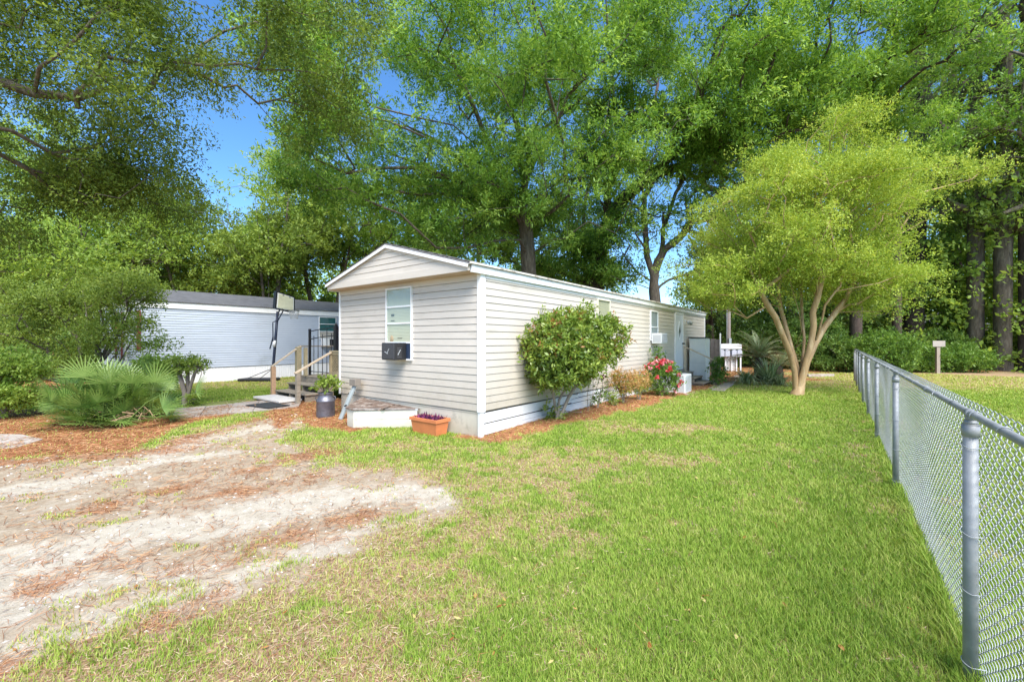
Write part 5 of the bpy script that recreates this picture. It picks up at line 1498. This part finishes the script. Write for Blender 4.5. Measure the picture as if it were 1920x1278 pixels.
# --- crape myrtle
Yc = 13.0
def C4(x, y, dy=0): return P(1240+x/2.282, 200+y/2.282, Yc+dy)
b = G(1497, 741)
base = Vector((b.x, Yc, 0))
limbs = [[base+Vector((0, 0, -.05)), C4(592, 1190), C4(590, 1130)],
         [base+Vector((-.12, 0, 0)), C4(570, 1130), C4(553, 1060, -.1), C4(520, 980, -.25), C4(488, 900, -.4), C4(455, 850, -.5), C4(425, 790, -.6), C4(380, 700, -.8)],
         [base+Vector((-.06, .08, 0)), C4(585, 1120, .1), C4(560, 1040, .15), C4(535, 950, .3), C4(510, 860, .5), C4(500, 780, .7), C4(520, 690, .9)],
         [base+Vector((.02, .1, 0)), C4(600, 1120, .15), C4(612, 1000, .35), C4(603, 900, .6), C4(598, 790, .8), C4(600, 680, 1.1)],
         [base+Vector((.06, -.05, 0)), C4(612, 1120, -.1), C4(640, 1010, -.2), C4(652, 940, -.25), C4(648, 880, -.3), C4(668, 820, -.4), C4(690, 720, -.6)],
         [base+Vector((.12, 0, 0)), C4(625, 1090), C4(660, 1010, .05), C4(700, 940, .1), C4(745, 880, .2), C4(790, 820, .3), C4(860, 720, .5)],
         [C4(652, 985, 0), C4(690, 900, -.3), C4(700, 850, -.45), C4(745, 790, -.6), C4(790, 700, -.9)],
         [C4(610, 1000, .3), C4(575, 1030, .2), C4(600, 960, -.1), C4(590, 880, -.3), C4(560, 780, -.5)]]
rng = np.random.RandomState(77)
def ce(n, x, y, dy, rx, ry, rz, sh=.35): return bough(rng, n, tuple(C4(x, y, dy)), (rx, ry, rz), sh, per=6, w=(.75, .75, .26))
tg = np.concatenate([ce(160, 560, 500, 0, 2.9, 2.4, 1.6), ce(110, 790, 420, .3, 2.3, 2.2, 1.6), ce(90, 320, 590, -.3, 1.6, 1.8, 1.25), ce(80, 760, 230, .3, 2.1, 1.8, .85),
                     ce(60, 520, 330, 0, 1.7, 1.7, .9), ce(44, 940, 540, .2, 1.2, 1.4, 1.1), ce(44, 960, 300, .4, 1.3, 1.2, .7), ce(14, 1260, 295, .6, .9, .5, .2), ce(14, 1080, 700, .3, .9, .7, .25), ce(40, 800, 760, 0, 1.4, 1.3, .45),
                     ce(46, 260, 720, -.2, 1.2, 1.1, .40), ce(22, 780, 100, .3, .9, .8, .3), ce(34, 620, 700, -.4, 1.6, 1.2, .35)])
tg = np.concatenate([tg, ce(34, 330, 800, -.2, 1.5, 1.4, .28), ce(34, 830, 830, .2, 1.2, 1.2, .28), ce(22, 950, 740, .2, 1.0, 1.2, .3), ce(18, 190, 810, -.3, .8, .9, .22), ell(rng, 80, tuple(C4(620, 480, 0)), (3.3, 2.6, 1.9), .3)])
tg = tg[(tg[:, 2] > 2.15)]
make_tree('crape_myrtle', 'yellow green crape myrtle with many smooth tan trunks spreading from one base on the lawn', 'tree', limbs, tg, M_myrtle, M_lf_myrtle, 78,
          r0=.165, rmin=.005, power=.50, seg=.9, jit=.10, crad=(.44, .44, .12), K=16, L=15, size=.064, asp=.45, up=1.1, spray=.26, flare=1.25, pathw=.3)
# ------------------------------------------------------------------ big trees
def el2(rng, n, px, py, Y, rx, ry, rz, sh=.35): return bough(rng, n, tuple(P(px, py, Y)), (rx, ry, rz), sh, per=8, w=(1.3*min(1, Y/17), 1.3*min(1, Y/17), .42*min(1, Y/15)))
def sub(a, px0, py0, rx, ry):
    """thin out clumps around an opening in the crown"""
    X_ = 960+F*a[:, 0]/a[:, 1]; Y_ = 639-F*(a[:, 2]-CH)/a[:, 1]
    q = ((X_-px0)/rx)**2+((Y_-py0)/ry)**2
    return a[(q > 1) | ((q > .45) & (np.random.RandomState(1).rand(len(a)) < .35))]
# big willow oak behind the home
rng = np.random.RandomState(101)
Y = 20.0
Q = lambda x, y, dy=0: P(x, y, Y+dy)
bx = (990-960)/F*Y
limbs = [[Vector((bx+.3, Y, -.1)), Vector((bx+.2, Y, 3)), Q(990, 480), Q(985, 420), Q(984, 345), Q(975, 260, -.3), Q(958, 200, -.8), Q(930, 120, -1.5), Q(925, 30, -2)],
         [Q(990, 430), Q(955, 265+90, -1), Q(925, 290, -1.5), Q(890, 205, -2.5), Q(850, 120, -3.5), Q(840, 60, -4)],
         [Q(984, 345), Q(1000, 250, .5), Q(1010, 150, 1), Q(1030, 50, 1.5), Q(1040, -40, 2)],
         [Q(990, 330), Q(1030, 260, -.8), Q(1065, 180, -1.5), Q(1110, 130, -2.2), Q(1165, 95, -3)],
         [Q(985, 420), Q(905, 365, -1), Q(850, 335, -2), Q(790, 315, -3), Q(720, 315, -4), Q(650, 325, -5)],
         [Q(985, 390), Q(930, 350, -2), Q(890, 270, -3), Q(850, 235, -4), Q(780, 220, -5), Q(700, 200, -6)],
         [Q(984, 345), Q(960, 270, 1), Q(900, 180, 2), Q(830, 130, 3), Q(740, 110, 3)],
         [Q(987, 400), Q(1060, 330, -2), Q(1130, 250, -4), Q(1200, 200, -5.5)],
         [Q(990, 450), Q(900, 420, 1), Q(820, 400, 2), Q(740, 410, 2)]]
tg = np.concatenate([el2(rng, 120, 960, 90, 19, 6.5, 5, 4.2), el2(rng, 90, 760, 160, 16, 4.2, 4, 3.0), el2(rng, 85, 650, 300, 15.5, 3.4, 3, 1.7), el2(rng, 80, 830, 340, 18, 4.5, 3, 1.8),
                     el2(rng, 75, 1150, 160, 16.5, 4.2, 4, 3.3), el2(rng, 46, 1040, 330, 19, 3, 3, 1.8), el2(rng, 46, 900, 430, 20.5, 4, 3, 1.2), el2(rng, 40, 1050, 440, 21, 3, 2, 1.2),
                     el2(rng, 50, 720, 40, 15, 3.5, 4, 2.4), el2(rng, 30, 1000, 30, 13, 3.0, 3, 2.0), el2(rng, 50, 1180, 30, 17, 4, 4, 3),
                     ell(rng, 260, tuple(P(900, 220, 17.5)), (9.5, 5, 6), .2)])
tg = sub(tg, 455, 240, 110, 95); tg = sub(tg, 665, 70, 45, 60); tg = sub(tg, 745, 190, 30, 40)
make_tree('willow_oak', 'largest oak with straight grey trunk and fanning limbs rising behind the beige home', 'tree', limbs, tg, M_bark, M_lf_oak, 102,
          r0=.35, rmin=.010, power=.55, seg=1.6, jit=.25, crad=(.62, .62, .26), K=16, L=16, size=.16, asp=.28, up=.7, spray=.42, droop=.12, pathw=.3, flare=1.1)

# second dark oak, leaning right
rng = np.random.RandomState(111); Y = 23.0
bx = (1100-960)/F*Y
limbs = [[Vector((bx, Y, -.1)), Q(1112, 560), Q(1122, 470), Q(1140, 420), Q(1165, 375), Q(1200, 345, -.5), Q(1250, 300, -1.5), Q(1330, 230, -3), Q(1420, 180, -4), Q(1500, 150, -5)],
         [Q(1122, 470), Q(1140, 380, 1), Q(1180, 310, 1), Q(1210, 280, 0), Q(1225, 200, 0), Q(1240, 110, 0)],
         [Q(1118, 500), Q(1095, 430, 1), Q(1100, 360, 2), Q(1130, 280, 3), Q(1150, 180, 3)],
         [Q(1250, 300, -1.5), Q(1300, 200, -3), Q(1340, 100, -4)],
         [Q(1112, 540), Q(1080, 480, 1), Q(1074, 400, 2), Q(1072, 300, 2)]]
tg = np.concatenate([el2(rng, 110, 1330, 170, 19.5, 5, 4, 3.6), el2(rng, 80, 1450, 200, 18.5, 3.6, 3, 2.6), el2(rng, 60, 1230, 270, 21, 3.5, 3, 1.5), el2(rng, 60, 1090, 400, 23, 2.6, 2.5, 1.8), el2(rng, 50, 1060, 500, 23, 2.0, 2, 1.2),
                     el2(rng, 70, 1400, 50, 19, 5, 4, 2.6), el2(rng, 45, 1330, 330, 21, 2.8, 2, 1.3), el2(rng, 40, 1170, 120, 24, 4, 3, 3), el2(rng, 26, 1130, 510, 22.5, 1.2, 1.5, .9)])
make_tree('leaning_oak', 'dark trunked oak leaning right behind the middle of the beige home', 'tree', limbs, tg, M_barkdk, M_lf_oak, 112,
          r0=.48, rmin=.012, seg=1.6, jit=.25, crad=(.66, .66, .28), K=17, L=15, size=.17, asp=.32, up=.7, spray=.45, droop=.1)
# thin forked tree
rng = np.random.RandomState(121); Y = 21.5
bx = (1230-960)/F*Y
limbs = [[Vector((bx, Y, -.1)), Q(1229, 570), Q(1224, 515), Q(1213, 480), Q(1210, 430), Q(1208, 370), Q(1203, 345), Q(1190, 290), Q(1200, 220, 1)],
         [Q(1226, 530), Q(1234, 490), Q(1246, 468), Q(1275, 445, -.5), Q(1300, 415, -.8), Q(1320, 395, -1)], [Q(1238, 480), Q(1243, 430), Q(1256, 395)],
         [Q(1222, 535), Q(1195, 510), Q(1170, 480), Q(1150, 440)], [Q(1226, 540), Q(1200, 534), Q(1175, 530)], [Q(1208, 370), Q(1230, 330), Q(1260, 300)]]
tg = np.concatenate([el2(rng, 26, 1310, 400, 20.6, 1.5, 1.2, .8), el2(rng, 10, 1180, 470, 21.5, 1.2, 1, .9), el2(rng, 26, 1220, 300, 22, 2.2, 2, 1.2), el2(rng, 8, 1240, 400, 21.5, .9, .9, .5), el2(rng, 16, 1330, 470, 21.5, .7, 1, 1.3)])
make_tree('forked_tree', 'slim tree with bare forked trunk standing in the sky gap behind the side door', 'tree', limbs, tg, M_bark, M_lf_oak, 122,
          r0=.27, rmin=.014, seg=1.0, jit=.12, crad=(.5, .5, .3), K=9, L=12, size=.15, asp=.35, up=.6, spray=.35, flare=1.1)

# overhanging oak at upper left, trunk outside the frame
rng = np.random.RandomState(131)
R_ = lambda x, y, Y: P(x, y, Y)
limbs = [[Vector((-10.6, 7.0, -.1)), Vector((-10.3, 7.0, 2.6)), Vector((-9.9, 7.0, 5.0)), Vector((-9.4, 6.8, 7.5)), Vector((-8.0, 6.2, 9.5)), Vector((-5.5, 5.8, 10.8))],
         [Vector((-9.0, 6.5, 7.0)), R_(-30, -40, 7.0), R_(20, 30, 7.0), R_(60, 100, 7.2), R_(110, 160, 7.4), R_(125, 220, 7.6), R_(165, 275, 7.8)],
         [Vector((-8.2, 6.3, 7.5)), R_(150, -40, 7.2), R_(330, -10, 7.4), R_(400, 20, 7.7), R_(460, 60, 8), R_(520, 110, 8.3)],
         [R_(320, -60, 6.8), R_(330, 0, 6.9), R_(322, 70, 7.0), R_(315, 130, 7.1), R_(330, 200, 7.2)],
         [Vector((-9.9, 7.0, 4.0)), R_(-150, 150, 8.5), R_(-20, 260, 9), R_(60, 330, 9.5)],
         [R_(110, 160, 7.4), R_(200, 230, 8.2), R_(240, 260, 8.8), R_(300, 300, 9.5)]]
tg = np.concatenate([el2(rng, 120, 110, 120, 8.2, 3.0, 1.6, 1.9, .1), el2(rng, 70, 60, 300, 9.5, 2.4, 1.4, 1.2, .1), el2(rng, 60, 240, 300, 9.5, 2.2, 1.2, .9, .1), el2(rng, 70, 330, 60, 7.8, 2.6, 1.4, 1.0, .1),
                     el2(rng, 70, 540, 60, 8.6, 1.9, 1.4, 1.3, .1), el2(rng, 34, 560, 190, 9.2, 1.0, 1.0, 1.0, .1), el2(rng, 26, 290, 170, 7.5, .9, .9, .8, .1), el2(rng, 34, 20, 420, 9.5, 1.3, 1, .5, .1), el2(rng, 22, 250, 390, 10, .9, 1, .7, .1),
                     el2(rng, 60, -200, 150, 7, 2.5, 1.6, 1.9, .1), el2(rng, 60, 150, -150, 6.5, 3.0, 1.8, .8, .1)])
tg = np.concatenate([tg, ell(rng, 120, tuple(P(180, 220, 8.5)), (4.5, 1.8, 2.2), .2)]); tg = sub(tg, 455, 245, 115, 95); tg = sub(tg, 600, 330, 60, 60); tg = sub(tg, 360, 30, 35, 45)
make_tree('water_oak', 'overhanging oak boughs drooping into view at the upper left above the drive', 'tree', limbs, tg, M_bark, M_lf_shade, 132,
          r0=.17, rmin=.004, power=.62, seg=.8, jit=.12, crad=(.34, .34, .28), K=14, L=15, size=.072, asp=.36, up=.15, spray=.26, droop=.35, loose=.7, pathw=.3)

# maples and multi-stem trees left, behind the neighbour trailer
def rear_tree(name, label, px, Y, top, w, seed, lmat, bark, base=560, stems=3, n=150, size=.17, K=13, L=12, crad=(.8, .8, .4), r0=.2, asp=.42, bottom=480, up=.8, group=None, dens=1.0, trunktop=None, jit=.06):
    rng = np.random.RandomState(seed); x0 = (px-960)/F*Y
    topz = CH+(639-top)/F*Y; botz = CH+(639-bottom)/F*Y; wz = w/F*Y/2
    b0 = Vector((x0, Y, -.1)); limbs = []
    for k_ in range(stems):
        a = rng.uniform(0, 6.28); o = Vector((math.cos(a)*.25, math.sin(a)*.25, 0)) if stems > 1 else Vector((0, 0, 0)); sp_ = wz*.45 if stems > 1 else .3
        l = [b0+o*(k_ > 0)]; m = 6
        for j in range(1, m+1):
            f = j/m; l.append(b0+o*(1+f)+Vector((math.cos(a)*sp_*f**1.3, math.sin(a)*sp_*f**1.3, (topz*.85)*f)))
        limbs.append(l)
    cz = (topz+botz)/2; rz = (topz-botz)/2
    tg = np.concatenate([bough(rng, int(n*.6), (x0, Y, cz), (wz, wz*.8, rz), .4), ell(rng, int(n*.2), (x0-wz*.4, Y-.5, cz-rz*.4), (wz*.7, wz*.6, rz*.5), .2), ell(rng, int(n*.2), (x0+wz*.4, Y, cz+rz*.1), (wz*.7, wz*.6, rz*.6), .2)])
    return make_tree(name, label, 'tree', limbs, tg, bark, lmat, seed+1, r0=r0, rmin=.014, seg=1.2, jit=jit, crad=crad, K=K, L=L, size=size, asp=asp, up=up, spray=.42, group=group, maxn=8)
rear_tree('maple_tree', 'bright yellow green leafy tree at the far left edge behind the olive shrub', 20, 19, 400, 360, 201, M_lf_maple, M_bark, stems=3, n=200, bottom=610)
rear_tree('maple_tree', 'light green tree rising behind the left end of the blue trailer roof', 205, 23, 330, 300, 211, M_lf_maple, M_bark, stems=5, n=240, bottom=575)
rear_tree('slender_tree', 'multi stemmed olive green tree above the middle of the blue trailer roof', 370, 26, 350, 260, 221, M_lf_azalea, M_barkpale, stems=7, n=210, bottom=565, size=.18)
rear_tree('slender_tree', 'mid green many branched tree behind the basketball backboard', 505, 25, 330, 230, 231, M_lf_azalea, M_bark, stems=6, n=230, bottom=570, size=.18)
rear_tree('maple_tree', 'pale green tree between the backboard and the gable of the beige home', 610, 27, 270, 260, 241, M_lf_maple, M_bark, stems=4, n=230, bottom=560, size=.19)
rear_tree('maple_tree', 'green tree with small trunks showing just behind the gable peak', 745, 29, 300, 280, 251, M_lf_oak, M_bark, stems=4, n=170, bottom=500, size=.2)
rear_tree('broadleaf_tree', 'dense green tree behind the roof right of the gable peak', 880, 31, 330, 260, 261, M_lf_oak, M_barkdk, stems=3, n=150, bottom=500, size=.21)
rear_tree('broadleaf_tree', 'darker tree behind the trunk of the largest oak', 1020, 32, 330, 220, 262, M_lf_dark, M_barkdk, stems=2, n=120, bottom=520, size=.22)
rear_tree('maple_tree', 'tall left background tree showing behind the overhanging boughs', 60, 30, 220, 330, 271, M_lf_maple, M_bark, stems=3, n=170, bottom=500, size=.22)

# right woodland
rear_tree('broadleaf_tree', 'dark leafy tree beside the utility pole left of the crape myrtle', 1345, 27, 400, 170, 301, M_lf_dark, M_barkdk, stems=2, n=110, bottom=610, size=.18, r0=.25)
rear_tree('evergreen_tree', 'dark low evergreen directly behind the crape myrtle trunks', 1490, 27, 380, 230, 311, M_lf_dark, M_barkdk, stems=1, n=170, bottom=650, size=.18)
rear_tree('evergreen_tree', 'dark bushy evergreen just right of the crape myrtle trunks', 1600, 28, 420, 200, 321, M_lf_dark, M_barkdk, stems=1, n=150, bottom=650, size=.18)
# tall oak behind the crape myrtle
rng = np.random.RandomState(331); Y = 24.0
bx = (1607-960)/F*Y
limbs = [[Vector((bx, Y, -.1)), Q(1605, 560), Q(1602, 400), Q(1600, 215), Q(1600, 120), Q(1610, -20)], [Q(1600, 215), Q(1560, 150, -1), Q(1520, 80, -3), Q(1470, 20, -5)], [Q(1600, 200), Q(1650, 130, -1), Q(1700, 80, -3)], [Q(1602, 300), Q(1660, 230, -1), Q(1720, 190, -2)], [Q(1602, 320), Q(1540, 260, -2), Q(1480, 240, -4)]]
tg = np.concatenate([el2(rng, 130, 1600, 110, 22, 5.5, 4.5, 3.4), el2(rng, 70, 1500, 230, 20.5, 3, 3, 1.5), el2(rng, 80, 1690, 190, 21, 3.2, 3, 2.0), el2(rng, 60, 1560, 10, 18, 4.5, 3, 2.3), el2(rng, 50, 1720, 60, 19, 3, 3, 2.3), el2(rng, 30, 1640, 300, 23.5, 2.5, 2, 1.0)])
make_tree('tall_oak', 'tall bright green oak whose crown towers over the crape myrtle', 'tree', limbs, tg, M_barkdk, M_lf_oak, 332, r0=.30, rmin=.012, seg=1.6, jit=.2, crad=(.66, .66, .28), K=17, L=15, size=.17, asp=.32, up=.75, spray=.45, droop=.08)

def pine(name, label, px, Y, w, seed, lmat, bark=M_barkdk, clumps=60, low=330, spread=2.2, lean=0.0, size=.17, height=20, flare=1.2):
    rng = np.random.RandomState(seed); x0 = (px-960)/F*Y; r0 = w/F*Y/2
    limbs = [[Vector((x0, Y, -.1)), Vector((x0+lean*.25, Y, height*.25)), Vector((x0+lean*.6, Y, height*.6)), Vector((x0+lean, Y, height))]]
    z0 = CH+(639-low)/F*Y
    n = clumps; z = z0+(height+1-z0)*rng.rand(n)**1.1
    a = rng.rand(n)*6.28; rr_ = spread*(.35+.65*rng.rand(n))
    tg = np.stack([x0+lean*z/height+np.cos(a)*rr_, Y+np.sin(a)*rr_, z-rr_*.12], -1)
    return make_tree(name, label, 'tree', limbs, tg, bark, lmat, seed+1, r0=r0, rmin=.016, power=.22, seg=1.8, jit=.03, crad=(.8, .8, .32), K=14, L=14, size=size, asp=.22, up=.8, spray=.45, pathw=.05, flare=flare, maxn=10)
pine('pine_tree', 'narrow dark trunked pine left of the thick dark trunk behind the fence end', 1681, 25, 15, 401, M_lf_pine, low=420, clumps=50)
pine('pine_tree', 'thickest black trunked pine behind the bright rounded bush', 1712, 27, 30, 411, M_lf_pine, low=380, clumps=60, lean=.4, height=22)
pine('pine_tree', 'dark pine trunk just right of and behind the blank signboard', 1793, 28, 20, 421, M_lf_pine, low=400, clumps=60, height=22, lean=-.3)
pine('pine_tree', 'pale footed pine trunk in pine straw right of the signboard', 1829, 24.5, 24, 431, M_lf_pine, M_bark, low=420, clumps=60, height=21, flare=1.7)
pine('pine_tree', 'broad brown pine trunk second from the right edge of the woods', 1879, 23.5, 25, 441, M_lf_pine, M_bark, low=430, clumps=60, height=21, lean=.2)
pine('pine_tree', 'brown pine trunk at the right edge of the woods', 1925, 23, 22, 451, M_lf_pine, M_barkdk, low=430, clumps=60, height=21)
pine('pine_tree', 'slim distant pine trunk in the gap between the signboard and the pale footed pine', 1770, 34, 14, 461, M_lf_pine, M_barkdk, low=450, clumps=46, height=24)
pine('pine_tree', 'thin trunk rising beside the slim utility pole', 1353, 27.5, 15, 471, M_lf_dark, M_bark, low=480, clumps=40, height=14)
rear_tree('broadleaf_tree', 'bright green small tree filling the space above the signboard', 1755, 31, 360, 200, 481, M_lf_oak, M_bark, stems=2, n=120, bottom=620, size=.2)
rear_tree('broadleaf_tree', 'green understorey tree among the pines at the right edge', 1880, 36, 180, 260, 491, M_lf_oak, M_bark, stems=2, n=170, bottom=600, size=.2)
rear_tree('broadleaf_tree', 'tall pale green tree crown reaching over the pines at upper right', 1965, 22, -60, 420, 495, M_lf_oak, M_bark, stems=1, n=190, bottom=330, size=.17, asp=.3, r0=.25)

def ushrub(label, px, Y, w, top, seed, lmat, n=90, size=.11, name='woodland_shrub', base=None):
    rng = np.random.RandomState(seed); x0 = (px-960)/F*Y; wz = w/F*Y/2; topz = CH+(639-top)/F*Y
    b = Vector((x0, Y, 0)); tg = ell(rng, n, (x0, Y, topz*.5), (wz, wz*.7, topz*.52), .4, .1)
    st = [[b+Vector((rng.uniform(-.4, .4)*wz, 0, 0)), b+Vector((rng.uniform(-.7, .7)*wz, rng.uniform(-.3, .3)*wz, topz*.7))] for _ in range(5)]
    return shrub(name, label, 'shrub', b, st, tg, (.34, .34, .22), 12, 10, size, .42, lmat, seed+1, M_bark, r0=.05, rmin=.01, seg=.6, jit=.06, spray=.24, up=.7)
ushrub('bright green rounded shrub behind the far end of the chain link fence', 1655, 21.8, 110, 622, 501, M_lf_shrub, 150)
ushrub('dark low shrub left of the far end of the fence', 1575, 23.0, 110, 640, 511, M_lf_dark, 110)
ushrub('leafy shrub directly left of the signboard post', 1722, 22.6, 80, 650, 521, M_lf_shrub, 110)
ushrub('spreading shrub directly right of the signboard post', 1800, 22.6, 100, 655, 531, M_lf_shrub, 120)
ushrub('taller arching shrub behind the signboard', 1755, 25, 110, 625, 541, M_lf_dark, 150, .13)
ushrub('dull reddish green shrub among the right hand pine trunks', 1865, 24.5, 120, 628, 551, M_lf_azalea, 130, .12)
ushrub('dark undergrowth shrub behind the mailboxes and pole', 1385, 27, 130, 590, 561, M_lf_dark, 130, .14)
ushrub('dark undergrowth shrub framed by the crape myrtle trunks', 1520, 25, 150, 600, 571, M_lf_dark, 150, .14)
ushrub('leafy shrub at the right frame edge beneath the pines', 1925, 26, 80, 620, 581, M_lf_shrub, 90, .12)
ushrub('dark shrub under the far left trees behind the olive shrub', 60, 18, 240, 600, 591, M_lf_dark, 150, .12)
ushrub('shaded low shrub beneath the multi stemmed tree behind the blue trailer', 470, 28, 420, 500, 592, M_lf_azalea, 200, .17)

# far woodland belt closing the horizon: one mass
rng = np.random.RandomState(900)
cs = []; rs_ = []
for a in np.linspace(math.radians(-62), math.radians(66), 230):
    Rr = rng.uniform(36, 46); px = 960+F*math.tan(a) if abs(a) < 1.3 else 0
    if 1130 < px < 1300: hmax = 3.2
    elif px > 1300: hmax = rng.uniform(7, 15)
    elif px < 200: hmax = rng.uniform(6, 12)
    elif px < 640: hmax = rng.uniform(6, 9)
    else: hmax = rng.uniform(6, 10)
    for k_ in range(max(3, int(hmax*.8))):
        z = hmax*(k_+rng.rand())/max(3, int(hmax*.8)); r2 = Rr+rng.uniform(-2, 2)
        cs.append((math.sin(a)*r2, math.cos(a)*r2, z)); 
far = foliage('far_woods', np.array(cs), np.array([1.6, 1.6, 1.2]), 16, 14, .27, .55, M_lf_maple, None, rng, up=.6, spray=.8)
tag(far, 'far belt of green woodland closing the view behind the trees', 'woods', kind='stuff')

# repeats share a group
GROUPS = {'window_air_conditioner': 'window air conditioners', 'mobile_home': None, 'rose_bush': 'rose bushes along the home', 'nandina_shrub': 'orange shrubs along the home',
          'sago_palm': 'sago palms by the walkway', 'strap_leaf_clump': 'strap leaf clumps by the walkway', 'leafy_shrub': 'leafy shrubs by the blue trailer',
          'maple_tree': 'light green background trees', 'slender_tree': 'multi stemmed trees behind the blue trailer', 'broadleaf_tree': 'broadleaf background trees',
          'evergreen_tree': 'dark evergreens behind the crape myrtle', 'pine_tree': 'pines in the right hand woods', 'woodland_shrub': 'woodland undergrowth shrubs'}
for o in bpy.data.objects:
    if o.parent is None and o.get('category'):
        g = GROUPS.get(o.name.split('.')[0])
        if g: o['group'] = g
